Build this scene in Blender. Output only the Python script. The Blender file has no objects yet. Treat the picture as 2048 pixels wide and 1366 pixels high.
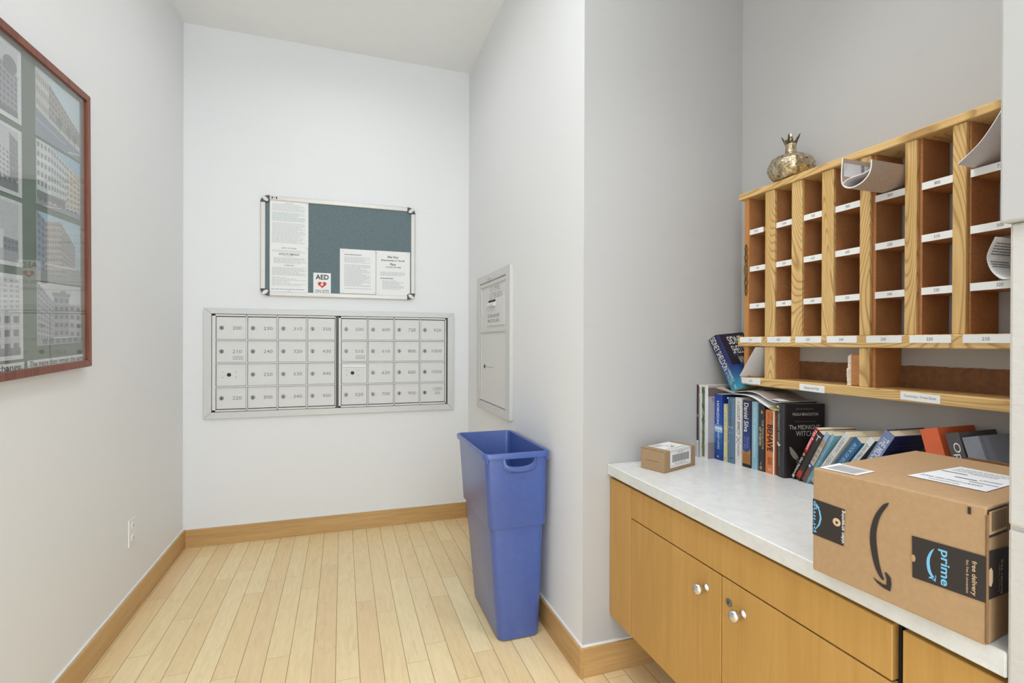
import bpy, bmesh, math, random
from mathutils import Vector, Matrix
random.seed(7)
S = bpy.context.scene
C = S.collection
V = Vector

# ------------------------------------------------------------------ camera
H = 1.30
f_px, yaw, pit, rol, cy = 1002.53, .3258, -.0029, .0034, 687.44
r_ = V((math.cos(yaw), -math.sin(yaw), 0)); fw = V((math.sin(yaw), math.cos(yaw), 0))
fw2 = fw*math.cos(pit) + V((0, 0, 1))*math.sin(pit); u2 = r_.cross(fw2)
r3 = r_*math.cos(rol) + u2*math.sin(rol); u3 = -r_*math.sin(rol) + u2*math.cos(rol)
cam = bpy.data.cameras.new('camera'); camo = bpy.data.objects.new('camera', cam); C.objects.link(camo)
cam.sensor_width = 36; cam.lens = f_px*36/2048; cam.shift_y = (cy-683)/2048; cam.clip_start = .02
m = Matrix((r3, u3, -fw2)).transposed().to_4x4(); m.translation = V((0, 0, H)); camo.matrix_world = m
S.camera = camo
S.view_settings.view_transform = 'Standard'; S.view_settings.look = 'None'
S.view_settings.exposure = 0.04; S.view_settings.gamma = 1; S.view_settings.use_curve_mapping = False

# ------------------------------------------------------------------ light
W = bpy.data.worlds.new('world'); S.world = W; W.use_nodes = True
W.node_tree.nodes['Background'].inputs[0].default_value = (.84, .925, 1, 1)
W.node_tree.nodes['Background'].inputs[1].default_value = 3.35
def area(name, loc, rot, sx, sy, power, col=(1, 1, 1), spread=180, shape='RECTANGLE'):
    l = bpy.data.lights.new(name, 'AREA'); l.shape = shape; l.size = sx; l.size_y = sy
    l.energy = power; l.color = col; l.spread = math.radians(spread)
    o = bpy.data.objects.new(name, l); C.objects.link(o); o.location = loc; o.rotation_euler = rot
    return o
XL, XR, YB, ZC, YP, XS = -.9495, .8878, 3.6432, 3.2968, 1.7591, 1.655
YF = -1.5
area('alcove_downlight', (0.0, 2.72, 3.262), (0, 0, 0), .13, .13, 3.4, (.96, .98, 1), 165, 'DISK')
area('lobby_fill_light', (-.1, -.6, 3.25), (0, 0, 0), 1.3, 1.2, 12, (.93, .965, 1))  # added soft fill above and behind the camera, no known fixture
area('front_fill_light', (.1, 1.30, 3.26), (0, 0, 0), .4, .4, 9, (.93, .965, 1), 170, 'DISK')  # added overhead fill for the counter and floor, unseen source
area('niche_fill_light', (1.12, 1.02, 3.265), (0, 0, 0), .3, .3, 3.6, (.95, .975, 1), 75, 'DISK')  # added narrow fill to lift the countertop and box tops, not a real downlight

# ------------------------------------------------------------------ materials
def lin(c):
    if isinstance(c, str):
        c = tuple(int(c[i:i+2], 16) for i in (0, 2, 4))
    def g(x):
        x /= 255
        return x/12.92 if x <= .04045 else ((x+.055)/1.055)**2.4
    return tuple(g(x) for x in c) + (1,)
class N:
    """tiny node-graph helper"""
    def __init__(s, name):
        s.m = bpy.data.materials.new(name); s.m.use_nodes = True
        s.t = s.m.node_tree; s.n = s.t.nodes; s.b = s.n['Principled BSDF']
    def new(s, kind, **kw):
        x = s.n.new(kind)
        for k, v in kw.items():
            if k.startswith('i_'):
                x.inputs[k[2:].replace('_', ' ')].default_value = v
            else: setattr(x, k, v)
        return x
    def link(s, a, b): s.t.links.new(a, b)
    def val(s, x, sock):
        if hasattr(x, 'is_output'): s.link(x, sock)
        else: sock.default_value = x
    def math(s, op, a, b=0.0, c=None):
        x = s.new('ShaderNodeMath', operation=op); s.val(a, x.inputs[0]); s.val(b, x.inputs[1])
        if c is not None: s.val(c, x.inputs[2])
        return x.outputs[0]
    def pos(s):
        return s.new('ShaderNodeTexCoord').outputs['Object']
    def map(s, vec, sc=(1, 1, 1), rot=(0, 0, 0), loc=(0, 0, 0)):
        x = s.new('ShaderNodeMapping'); s.link(vec, x.inputs[0])
        x.inputs['Scale'].default_value = sc; x.inputs['Rotation'].default_value = rot; x.inputs['Location'].default_value = loc
        return x.outputs[0]
    def noise(s, vec, scale, detail=3, rough=.5, dist=0):
        x = s.new('ShaderNodeTexNoise'); s.link(vec, x.inputs['Vector'])
        x.inputs['Scale'].default_value = scale; x.inputs['Detail'].default_value = detail
        x.inputs['Roughness'].default_value = rough; x.inputs['Distortion'].default_value = dist
        return x.outputs[0]
    def ramp(s, fac, stops):
        x = s.new('ShaderNodeValToRGB'); s.link(fac, x.inputs[0]); e = x.color_ramp.elements
        while len(e) < len(stops): e.new(.5)
        for i, (p, c) in enumerate(stops): e[i].position = p; e[i].color = c if len(c) == 4 else tuple(c)+(1,)
        return x.outputs[0]
    def mix(s, fac, a, b, mode='MIX'):
        x = s.new('ShaderNodeMix', data_type='RGBA', blend_type=mode)
        s.val(fac, x.inputs[0]); s.val(a, x.inputs[6]); s.val(b, x.inputs[7]); return x.outputs[2]
    def bump(s, h, strength=.2, dist=.002):
        x = s.new('ShaderNodeBump'); s.link(h, x.inputs['Height']); x.inputs['Strength'].default_value = strength
        x.inputs['Distance'].default_value = dist; s.link(x.outputs[0], s.b.inputs['Normal'])
    def col(s, c): s.val(c, s.b.inputs['Base Color'])
    def rough(s, r, spec=None, metal=None):
        s.val(r, s.b.inputs['Roughness'])
        if spec is not None: s.b.inputs['Specular IOR Level'].default_value = spec
        if metal is not None: s.b.inputs['Metallic'].default_value = metal
def plain(name, c, rough=.6, metal=0, spec=.5, var=.06, vs=40, bump=0):
    n = N(name); p = n.pos(); c = lin(c)
    nz = n.noise(p, vs, 3)
    d = tuple(x*(1-var) for x in c[:3])+(1,); e = tuple(min(1, x*(1+var)) for x in c[:3])+(1,)
    n.col(n.ramp(nz, [(.3, d), (.7, e)])); n.rough(rough, spec, metal)
    if bump: n.bump(nz, bump, .001)
    return n.m
def paint(name, c, scuff=.5, rough=.55):
    n = N(name); p = n.pos(); c = lin(c)
    a = n.noise(p, 1.7, 4, .6); b = n.noise(n.map(p, (1, 1, 3)), 9, 5, .65)
    k = n.mix(n.math('MULTIPLY', n.ramp(b, [(.56, (0, 0, 0)), (.8, (1, 1, 1))]), scuff*.25), c, tuple(x*.82 for x in c[:3])+(1,))
    k = n.mix(n.math('MULTIPLY', a, .05), k, tuple(x*.9 for x in c[:3])+(1,))
    n.col(k); n.rough(rough, .3); n.bump(n.noise(p, 160, 2), .08, .0008)
    return n.m
M = {}
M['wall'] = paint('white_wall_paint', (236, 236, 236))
M['ceil'] = paint('ceiling_paint', (243, 243, 241), 0)
M['pillar'] = paint('shaded_wall_paint', (190, 188, 186), .9)  # wall paint in darker grey: shade on the pillar side put into the colour
def wood(name, c1, c2, axis, sc=1, rough=.4, cathedral=.0, dark=None):
    """fine straight or cathedral grain running along the given axis"""
    n = N(name); p = n.pos()
    st = {'X': (.06, 1, 1), 'Y': (1, .06, 1), 'Z': (1, 1, .06)}[axis]
    q = n.map(p, tuple(k*sc for k in st))
    g = n.noise(q, 95, 4, .6, .4); g2 = n.noise(q, 14, 3, .5, 1.0)
    f = n.math('ADD', n.math('MULTIPLY', g, .5), n.math('MULTIPLY', g2, .5))
    col = n.ramp(f, [(.36, lin(c2)), (.62, lin(c1))])
    if cathedral:
        st2 = {'X': (.17, 1, 1), 'Y': (1, .17, 1), 'Z': (1, 1, .17)}[axis]
        q2 = n.map(p, tuple(k*sc for k in st2))
        big = n.noise(q2, 7, 1, .4, .3)
        fr_ = n.math('FRACT', n.math('MULTIPLY', big, 44.0))
        k = n.ramp(fr_, [(0, (.15, .15, .15)), (.55, (0, 0, 0)), (.86, (1, 1, 1)), (1, (.15, .15, .15))])
        col = n.mix(n.math('MULTIPLY', k, cathedral), col, lin(dark or c2))
    n.col(col); n.rough(rough, .4); n.bump(g, .05, .0005)
    return n.m
M['oak_z'] = wood('oak_vertical', (230, 194, 132), (212, 172, 108), 'Z', 1, .42, .75, (158, 114, 60))
M['oak_y'] = wood('oak_horizontal', (232, 196, 134), (214, 174, 108), 'Y', 1, .42, .75, (160, 116, 62))
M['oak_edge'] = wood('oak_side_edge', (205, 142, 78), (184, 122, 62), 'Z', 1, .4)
M['shelfwood'] = wood('shelf_board_wood', (190, 132, 80), (164, 108, 62), 'Y', 1, .5)
M['base'] = wood('baseboard_wood_x', (210, 172, 116), (190, 148, 94), 'X', .8, .38)
M['base_y'] = wood('baseboard_wood_y', (208, 168, 112), (188, 145, 90), 'Y', .8, .38)
M['cab'] = wood('cabinet_maple', (196, 152, 84), (185, 140, 72), 'Z', .8, .4)
def fiber():
    n = N('fibreboard'); p = n.pos()
    a = n.noise(p, 420, 3, .7); b = n.noise(p, 9, 4, .6); 
    c = n.ramp(a, [(.3, lin((154, 100, 60))), (.52, lin((188, 130, 82))), (.75, lin((210, 156, 106)))])
    c = n.mix(n.ramp(b, [(.4, (0, 0, 0)), (.7, (.45, .45, .45))]), c, lin((154, 100, 60)))
    n.col(c); n.rough(.75, .25); n.bump(a, .2, .0006); return n.m
M['fiber'] = fiber()
M['fiberdark'] = plain('dark_hardboard', (128, 86, 52), .7, var=.18, vs=60)
def quartz():
    n = N('quartz_top'); p = n.pos()
    a = n.noise(p, 28, 6, .7, .5); v = n.new('ShaderNodeTexVoronoi'); n.link(p, v.inputs['Vector']); v.inputs['Scale'].default_value = 150
    c = n.ramp(a, [(.25, lin((208, 208, 205))), (.5, lin((221, 221, 219))), (.75, lin((228, 228, 226)))])
    sp = n.ramp(n.noise(n.map(p, (1, 2.2, 1), (0, 0, .5)), 75, 4, .7), [(.68, (0, 0, 0)), (.74, (1, 1, 1))])
    n.col(n.mix(n.math('MULTIPLY', sp, .3), c, lin((130, 128, 124)))); n.rough(.28, .5); return n.m
M['quartz'] = quartz()
def floor():
    n = N('maple_strip_floor'); p = n.pos()
    s = n.new('ShaderNodeSeparateXYZ'); n.link(p, s.inputs[0])
    wd = .0903
    xr = n.math('DIVIDE', n.math('SUBTRACT', s.outputs[0], .033), wd)
    row = n.math('FLOOR', xr); fx = n.math('FRACT', xr)
    wn = n.new('ShaderNodeTexWhiteNoise', noise_dimensions='1D'); n.link(row, wn.inputs['W'])
    ln = n.math('ADD', .62, n.math('MULTIPLY', wn.outputs[0], .5))
    yr = n.math('DIVIDE', n.math('ADD', s.outputs[1], n.math('MULTIPLY', wn.outputs[0], 7.3)), ln)
    bi = n.math('FLOOR', yr); fy = n.math('FRACT', yr)
    cmb = n.new('ShaderNodeCombineXYZ'); n.link(row, cmb.inputs[0]); n.link(bi, cmb.inputs[1])
    w2 = n.new('ShaderNodeTexWhiteNoise', noise_dimensions='2D'); n.link(cmb.outputs[0], w2.inputs['Vector'])
    off = n.new('ShaderNodeVectorMath', operation='SCALE'); n.link(w2.outputs[1], off.inputs[0]); off.inputs['Scale'].default_value = 30
    q = n.new('ShaderNodeVectorMath', operation='ADD'); n.link(p, q.inputs[0]); n.link(off.outputs[0], q.inputs[1])
    g = n.noise(n.map(q.outputs[0], (1, .12, 1)), 60, 4, .6, .8); g2 = n.noise(n.map(q.outputs[0], (1, .35, 1)), 11, 4, .6, 2.2)
    col = n.ramp(w2.outputs[0], [(0, lin((242, 215, 164))), (.35, lin((247, 222, 172))), (.7, lin((251, 231, 184))), (1, lin((240, 210, 162)))])
    col = n.mix(n.math('MULTIPLY', n.ramp(g, [(.35, (1, 1, 1)), (.65, (0, 0, 0))]), .22), col, lin((206, 172, 122)))
    col = n.mix(n.math('MULTIPLY', n.ramp(g2, [(.58, (0, 0, 0)), (.74, (1, 1, 1))]), .32), col, lin((205, 168, 116)))
    ex = n.math('MINIMUM', fx, n.math('SUBTRACT', 1, fx)); ey = n.math('MULTIPLY', n.math('MINIMUM', fy, n.math('SUBTRACT', 1, fy)), n.math('DIVIDE', ln, wd))
    l1 = n.math('LESS_THAN', ex, .014); l2 = n.math('LESS_THAN', ey, .010)
    col = n.mix(n.math('MULTIPLY', l1, .75), col, lin((112, 84, 52)))
    col = n.mix(n.math('MULTIPLY', n.math('MULTIPLY', l2, n.math('SUBTRACT', 1, l1)), .5), col, lin((130, 96, 58)))
    n.col(col); n.rough(.34, .4); return n.m
M['floor'] = floor()
M['alu'] = plain('satin_aluminium', (212, 208, 202), .4, .3, var=.02)
M['mail'] = plain('mailbox_aluminium', (222, 221, 219), .5, .0, var=.01)
M['mailframe'] = plain('mailbox_frame_aluminium', (212, 211, 208), .45, .1, var=.01)
M['darkgap'] = plain('dark_recess', (40, 38, 38), .8)
M['hinge'] = plain('hinge_dark', (92, 90, 88), .5, .5, var=.4, vs=500)
M['lock'] = plain('lock_metal', (132, 132, 128), .35, .8, var=.15, vs=200)
M['lockdark'] = plain('lock_dark', (52, 52, 50), .4, .5)
M['darkplastic'] = plain('dark_grey_plastic', (72, 72, 74), .45)
def felt():
    n = N('dimpled_green_board'); p = n.pos()
    v = n.new('ShaderNodeTexVoronoi'); n.link(n.map(p, (1, 1, 1), (0, math.radians(45), 0)), v.inputs['Vector']); v.inputs['Scale'].default_value = 105; v.inputs['Randomness'].default_value = .12
    n.col(n.ramp(v.outputs[0], [(.1, lin((138, 154, 156))), (.42, lin((106, 122, 126))), (.7, lin((82, 98, 104)))])); n.rough(.7, .3)
    n.bump(v.outputs[0], .3, .001); return n.m
M['felt'] = felt()
M['paper'] = plain('white_paper', (240, 240, 238), .7, var=.01)
M['papergrey'] = plain('envelope_paper', (226, 225, 226), .6, var=.02)
M['newsprint'] = plain('newsprint', (186, 166, 150), .7, var=.12, vs=220)
M['pages'] = plain('book_pages', (224, 208, 178), .8, var=.08, vs=300)
M['frame'] = wood('mahogany_frame', (140, 78, 52), (100, 50, 34), 'Z', 1.2, .35)
M['backing'] = plain('grey_green_backing', (128, 137, 126), .75, var=.03)
M['card'] = plain('corrugated_card', (176, 142, 104), .75, var=.05, vs=90, bump=.05)
M['carddark'] = plain('corrugated_card_edge', (128, 96, 62), .8, var=.1)
M['cardsmall'] = plain('small_carton_card', (168, 138, 104), .7, var=.04, vs=90)
M['torn'] = plain('torn_white_fibre', (240, 228, 210), .9, var=.1, vs=160, bump=.6)
M['knob'] = plain('satin_nickel', (214, 213, 212), .22, 1.0, var=.02)
M['brass'] = plain('antique_brass', (150, 122, 70), .4, .85, var=.2, vs=150)
M['plastic'] = plain('white_plastic', (236, 236, 234), .35, var=.01)
def binmat():
    n = N('blue_bin_plastic'); p = n.pos(); nz = n.noise(p, 30, 5, .7)
    n.col(n.ramp(nz, [(.3, lin((58, 86, 158))), (.75, lin((70, 96, 166)))])); n.rough(.36, .7); n.b.inputs['Coat Weight'].default_value = .5; n.b.inputs['Coat Roughness'].default_value = .3
    n.bump(n.noise(p, 300, 2), .03, .0005); return n.m
M['bin'] = binmat()
def mercury():
    n = N('mercury_glass'); p = n.pos(); a = n.noise(p, 70, 6, .7)
    n.col(n.ramp(a, [(.35, lin((92, 74, 52))), (.5, lin((188, 172, 140))), (.7, lin((228, 218, 196)))]))
    n.rough(n.ramp(a, [(.4, (.45, .45, .45)), (.6, (.12, .12, .12))])); n.b.inputs['Metallic'].default_value = .85
    v = n.new('ShaderNodeTexVoronoi'); n.link(p, v.inputs['Vector']); v.inputs['Scale'].default_value = 60
    n.bump(v.outputs[0], .5, .004); return n.m
M['mercury'] = mercury()
def rough_plaster():
    n = N('painted_block'); p = n.pos(); a = n.noise(n.map(p, (1, 1, 1.6)), 14, 8, .65); b = n.noise(n.map(p, (1, 1, 2.5)), 38, 3, .6)
    n.col(n.mix(n.ramp(b, [(.66, (0, 0, 0)), (.75, (.35, .35, .35))]), lin((205, 201, 196)), lin((150, 142, 134)))); n.rough(.7, .2)
    n.bump(n.math('ADD', a, n.math('MULTIPLY', b, .4)), .35, .010); return n.m
M['block'] = rough_plaster()
def printmat(name='printed_ink', rough=.55):
    n = N(name); a = n.new('ShaderNodeAttribute'); a.attribute_name = 'Col'
    n.col(a.outputs['Color']); n.rough(rough, .35); return n.m
M['ink'] = printmat(); M['gloss_ink'] = printmat('glossy_print', .32)
def photomat():
    n = N('photographic_print'); a = n.new('ShaderNodeAttribute'); a.attribute_name = 'Col'; p = n.pos()
    g = n.noise(p, 130, 4, .7); g2 = n.noise(p, 420, 2, .6)
    c = n.mix(n.ramp(g, [(.45, (0, 0, 0)), (.75, (.3, .3, .3))]), a.outputs['Color'], lin((92, 92, 100)))
    c = n.mix(n.ramp(g2, [(.4, (.1, .1, .1)), (.8, (.5, .5, .5))]), c, lin((236, 236, 236)))
    n.col(c); n.rough(.3, .4); return n.m
M['photo_ink'] = photomat()
def glassmat():
    m_ = bpy.data.materials.new('picture_glass'); m_.use_nodes = True; t = m_.node_tree; t.nodes.clear()
    o = t.nodes.new('ShaderNodeOutputMaterial'); tr = t.nodes.new('ShaderNodeBsdfTransparent'); gl = t.nodes.new('ShaderNodeBsdfGlossy')
    gl.inputs['Roughness'].default_value = 0.0; tr.inputs[0].default_value = (.97, .98, .975, 1)
    fr = t.nodes.new('ShaderNodeFresnel'); ge = t.nodes.new('ShaderNodeNewGeometry'); mr = t.nodes.new('ShaderNodeMapRange')
    t.links.new(ge.outputs['Backfacing'], mr.inputs[0]); mr.inputs[3].default_value = 1.5; mr.inputs[4].default_value = 1/1.5; t.links.new(mr.outputs[0], fr.inputs[0])
    mx = t.nodes.new('ShaderNodeMixShader')
    t.links.new(fr.outputs[0], mx.inputs[0]); t.links.new(tr.outputs[0], mx.inputs[1]); t.links.new(gl.outputs[0], mx.inputs[2])
    t.links.new(mx.outputs[0], o.inputs[0]); return m_
M['glass'] = glassmat()
_cols = {}
def cmat(c, rough=.5):
    k = (c, rough)
    if k not in _cols: _cols[k] = plain('cover_%02x%02x%02x' % c, c, rough, var=.05, vs=25)
    return _cols[k]

# ------------------------------------------------------------------ mesh helpers
def link(o, parent=None, label=None, cat=None, group=None, kind=None):
    C.objects.link(o)
    if parent: o.parent = parent
    for k, v in (('label', label), ('category', cat), ('group', group), ('kind', kind)):
        if v: o[k] = v
    return o
def root(name, loc, label, cat, group=None):
    o = bpy.data.objects.new(name, None); o.location = loc; o.empty_display_size = .05
    return link(o, None, label, cat, group)
def world_base(p):
    b = V((0, 0, 0))
    while p: b += V(p.location); p = p.parent
    return b
def obj(name, bm, mat, parent=None, label=None, cat=None, group=None, kind=None, smooth=False, autos=None):
    if parent: base = world_base(parent)
    else:
        vs = [v.co for v in bm.verts]
        base = V(((min(v.x for v in vs)+max(v.x for v in vs))/2, (min(v.y for v in vs)+max(v.y for v in vs))/2, min(v.z for v in vs)))
    bmesh.ops.transform(bm, matrix=Matrix.Translation(-base), verts=bm.verts)
    if smooth:
        for f in bm.faces: f.smooth = True
    me = bpy.data.meshes.new(name); bm.to_mesh(me); bm.free()
    if smooth and autos:
        try: me.set_sharp_from_angle(angle=math.radians(autos))
        except Exception: pass
    for x in (mat if isinstance(mat, (list, tuple)) else [mat]): me.materials.append(x)
    o = bpy.data.objects.new(name, me)
    if not parent: o.location = base
    return link(o, parent, label, cat, group, kind)
def nb(): return bmesh.new()
def join(bm, other):
    me = bpy.data.meshes.new('tmp'); other.to_mesh(me); bm.from_mesh(me); other.free(); bpy.data.meshes.remove(me)
def box(bm, x0, x1, y0, y1, z0, z1, bev=0, seg=1):
    t = bmesh.new(); bmesh.ops.create_cube(t, size=1)
    for v in t.verts:
        v.co = V(((x0+x1)/2+v.co.x*(x1-x0), (y0+y1)/2+v.co.y*(y1-y0), (z0+z1)/2+v.co.z*(z1-z0)))
    if bev: bmesh.ops.bevel(t, geom=t.edges[:], offset=bev, segments=seg, affect='EDGES', profile=.5)
    join(bm, t); return bm
def hexa(bm, p, bev=0, seg=1):
    """8 points: bottom 4 then top 4, same order"""
    t = bmesh.new(); vs = [t.verts.new(q) for q in p]
    for f in ((0, 3, 2, 1), (4, 5, 6, 7), (0, 1, 5, 4), (1, 2, 6, 5), (2, 3, 7, 6), (3, 0, 4, 7)): t.faces.new([vs[i] for i in f])
    bmesh.ops.recalc_face_normals(t, faces=t.faces[:])
    if bev: bmesh.ops.bevel(t, geom=t.edges[:], offset=bev, segments=seg, affect='EDGES', profile=.5)
    join(bm, t); return bm
def obox(bm, O, a, b, c, bev=0, seg=1):
    O, a, b, c = V(O), V(a), V(b), V(c)
    return hexa(bm, [O, O+a, O+a+b, O+b, O+c, O+a+c, O+a+b+c, O+b+c], bev, seg)
def prism(bm, pts, ext, bev=0):
    t = bmesh.new(); ext = V(ext); a = [t.verts.new(V(p)) for p in pts]; b = [t.verts.new(V(p)+ext) for p in pts]; n = len(pts)
    t.faces.new(a); t.faces.new(b[::-1])
    for i in range(n): t.faces.new([a[i], b[i], b[(i+1) % n], a[(i+1) % n]])
    bmesh.ops.recalc_face_normals(t, faces=t.faces[:])
    if bev: bmesh.ops.bevel(t, geom=t.edges[:], offset=bev, segments=1, affect='EDGES')
    join(bm, t); return bm
def lathe(bm, prof, c, ax=V((0, 0, 1)), n=24, ribs=0, ramp=0, cap=True):
    t = bmesh.new(); ax = V(ax).normalized(); e = V((1, 0, 0)) if abs(ax.x) < .9 else V((0, 1, 0))
    u = ax.cross(e).normalized(); w = ax.cross(u); rings = []
    for r, h in prof:
        ring = []
        for i in range(n):
            a = 2*math.pi*i/n; rr = r*(1+(ramp*math.cos(ribs*a) if ribs else 0))
            ring.append(t.verts.new(V(c)+u*rr*math.cos(a)+w*rr*math.sin(a)+ax*h))
        rings.append(ring)
    for a, b in zip(rings, rings[1:]):
        for i in range(n): t.faces.new([a[i], a[(i+1) % n], b[(i+1) % n], b[i]])
    if cap:
        if prof[0][0] > 1e-6: t.faces.new(rings[0][::-1])
        if prof[-1][0] > 1e-6: t.faces.new(rings[-1])
    bmesh.ops.remove_doubles(t, verts=t.verts[:], dist=1e-6); bmesh.ops.recalc_face_normals(t, faces=t.faces[:])
    join(bm, t); return bm
def sheet(bm, rows, th):
    """rows: list of polylines (same length); solidified thin curved sheet"""
    t = bmesh.new(); g = [[t.verts.new(V(p)) for p in r] for r in rows]
    for a, b in zip(g, g[1:]):
        for i in range(len(a)-1): t.faces.new([a[i], a[i+1], b[i+1], b[i]])
    bmesh.ops.recalc_face_normals(t, faces=t.faces[:])
    bmesh.ops.solidify(t, geom=t.faces[:], thickness=th)
    join(bm, t); return bm
def smoothline(pts, k=4):
    out = []; n = len(pts); P = [V(p) for p in pts]
    for i in range(n-1):
        p0, p1, p2, p3 = P[max(i-1, 0)], P[i], P[i+1], P[min(i+2, n-1)]
        for j in range(k):
            t = j/k
            out.append(.5*((2*p1)+(p2-p0)*t+(2*p0-5*p1+4*p2-p3)*t*t+(3*p1-p0-3*p2+p3)*t**3))
    return out+[P[-1]]

# ---- text glyph cache and flat ink on real faces
_txt = {}
def glyphs(s, bold=0, shear=0):
    k = (s, bold, shear)
    if k in _txt: return _txt[k]
    cu = bpy.data.curves.new('t', 'FONT'); cu.body = s; cu.size = 1; cu.resolution_u = 3; cu.offset = bold; cu.shear = shear
    cu.space_line = .9; cu.align_x = 'CENTER'
    o = bpy.data.objects.new('t', cu); C.objects.link(o)
    me = bpy.data.meshes.new_from_object(o)
    vs = [(v.co.x, v.co.y) for v in me.vertices]; fs = [tuple(p.vertices) for p in me.polygons]
    bpy.data.objects.remove(o); bpy.data.curves.remove(cu); bpy.data.meshes.remove(me)
    x0 = min(v[0] for v in vs); x1 = max(v[0] for v in vs); y0 = min(v[1] for v in vs); y1 = max(v[1] for v in vs)
    vs = [(v[0]-(x0+x1)/2, v[1]-(y0+y1)/2) for v in vs]
    _txt[k] = (vs, fs, x1-x0, y1-y0); return _txt[k]
class Print:
    def __init__(s, o, u, v, lift=.0005):
        s.o, s.u, s.v = V(o), V(u), V(v); s.n = s.u.cross(s.v).normalized(); s.h = lift
        s.uh, s.vh = s.u.normalized(), s.v.normalized(); s.vs = []; s.fs = []; s.cs = []
    def _add(s, pts, faces, col):
        k = len(s.vs); s.vs += pts
        for f in faces:
            q = [pts[i] for i in f]
            if len(q) >= 3:
                nn = (q[1]-q[0]).cross(q[2]-q[1])
                f2 = f if nn.dot(s.n) >= 0 else f[::-1]
            else: f2 = f
            s.fs.append(tuple(i+k for i in f2)); s.cs.append(lin(col))
        s.h += .00004
    def pt(s, a, b): return s.o+s.u*a+s.v*b+s.n*s.h
    def poly(s, uv, col): s._add([s.pt(*p) for p in uv], [tuple(range(len(uv)))], col)
    def rect(s, a, b, c, d, col): s.poly([(a, b), (c, b), (c, d), (a, d)], col)
    def strip(s, A, B, col):
        P = [s.pt(*p) for p in A]+[s.pt(*p) for p in B]; n = len(A)
        s._add(P, [(i, i+1, n+i+1, n+i) for i in range(n-1)], col)
    def ell(s, a, b, ra, rb, col, n=20):
        s.poly([(a+ra*math.cos(2*math.pi*i/n), b+rb*math.sin(2*math.pi*i/n)) for i in range(n)], col)
    def text(s, t, a, b, L, hh, ang=0, col=(0, 0, 0), bold=.0, shear=0):
        """L,hh: baseline length and overall height in metres, centre (a,b)"""
        vs, fs, w, h = glyphs(t, bold, shear); sx = L/w; sy = (hh/h) if hh else sx
        c, d = math.cos(ang), math.sin(ang); o = s.pt(a, b); P = []
        for x, y in vs:
            x *= sx; y *= sy; P.append(o+s.uh*(x*c-y*d)+s.vh*(x*d+y*c))
        s._add(P, fs, col)
    def lines(s, a, b, c, d, n, col=(120, 120, 122), fill=.45, rag=.25, words=True):
        lh = (d-b)/n
        quads = []
        for i in range(n):
            y = d-(i+.5)*lh; x = a; e = c-(random.random()*rag*(c-a) if random.random() < .5 else 0)
            while x < e:
                w = (c-a)*(random.uniform(.05, .13) if words else 1); x2 = min(x+w, e)
                quads.append([(x, y-lh*fill/2), (x2, y-lh*fill/2), (x2, y+lh*fill/2), (x, y+lh*fill/2)]); x = x2+(c-a)*.018
        P = []; F = []
        for q in quads:
            k = len(P); P += [s.pt(*p) for p in q]; F.append((k, k+1, k+2, k+3))
        if P: s._add(P, F, col)
    def bars(s, a, b, c, d, n=26, col=(40, 40, 40), horiz=False):
        P = []; F = []; x = 0
        while x < 1:
            w = random.choice([.6, 1, 1.6])/n; x2 = min(1, x+w*.6); k = len(P)
            if horiz: q = [(a, b+(d-b)*x), (c, b+(d-b)*x), (c, b+(d-b)*x2), (a, b+(d-b)*x2)]
            else: q = [(a+(c-a)*x, b), (a+(c-a)*x2, b), (a+(c-a)*x2, d), (a+(c-a)*x, d)]
            P += [s.pt(*p) for p in q]; F.append((k, k+1, k+2, k+3)); x += w
        s._add(P, F, col)
    def build(s, name, parent, mat=None, label=None):
        base = world_base(parent); me = bpy.data.meshes.new(name)
        me.from_pydata([tuple(v-base) for v in s.vs], [], s.fs)
        ca = me.color_attributes.new('Col', 'FLOAT_COLOR', 'CORNER'); i = 0
        for p, c in zip(me.polygons, s.cs):
            for _ in range(p.loop_total): ca.data[i].color = c; i += 1
        me.materials.append(mat or M['ink'])
        return link(bpy.data.objects.new(name, me), parent, label)

# ================================================================== SETTING
def st(name, bm, m_): return obj(name, bm, m_, kind='structure')
st('floor', box(nb(), XL-.1, 2.2, YF, YB+.1, -.08, 0), M['floor']).location
def ceiling():
    # ring of four slabs around the recessed downlight opening
    bm = nb(); a, b, c, d = -.09, .09, 2.63, 2.81
    box(bm, XL-.1, 2.2, YF, c, ZC, ZC+.1); box(bm, XL-.1, 2.2, d, YB+.1, ZC, ZC+.1)
    box(bm, XL-.1, a, c, d, ZC, ZC+.1); box(bm, b, 2.2, c, d, ZC, ZC+.1)
    return bm
st('ceiling', box(nb(), XL-.1, 2.2, YF, YB+.1, ZC, ZC+.1), M['ceil'])
st('wall_left', box(nb(), XL-.1, XL, YF, YB+.1, 0, ZC), M['wall'])
st('wall_back', box(nb(), XL, XR, YB, YB+.1, 0, ZC), M['wall'])
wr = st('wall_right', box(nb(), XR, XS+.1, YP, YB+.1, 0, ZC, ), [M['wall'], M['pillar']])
for f_ in wr.data.polygons: f_.material_index = 1 if f_.normal.y < -.5 else 0  # camera-facing side takes the grey with painted-in shade
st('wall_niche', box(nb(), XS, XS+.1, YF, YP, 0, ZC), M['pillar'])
BH, BT = .113, .016
st('baseboard_back', box(nb(), XL+BT, XR-BT, YB-BT, YB, 0, BH, .0015), M['base'])
st('baseboard_left', box(nb(), XL, XL+BT, YF, YB, 0, BH, .0015), M['base_y'])
st('baseboard_right', box(nb(), XR-BT, XR, YP-BT, YB, 0, BH, .0015), M['base_y'])
st('baseboard_pillar', box(nb(), XR, XS, YP-BT, YP, 0, BH, .0015), M['base'])
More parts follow.
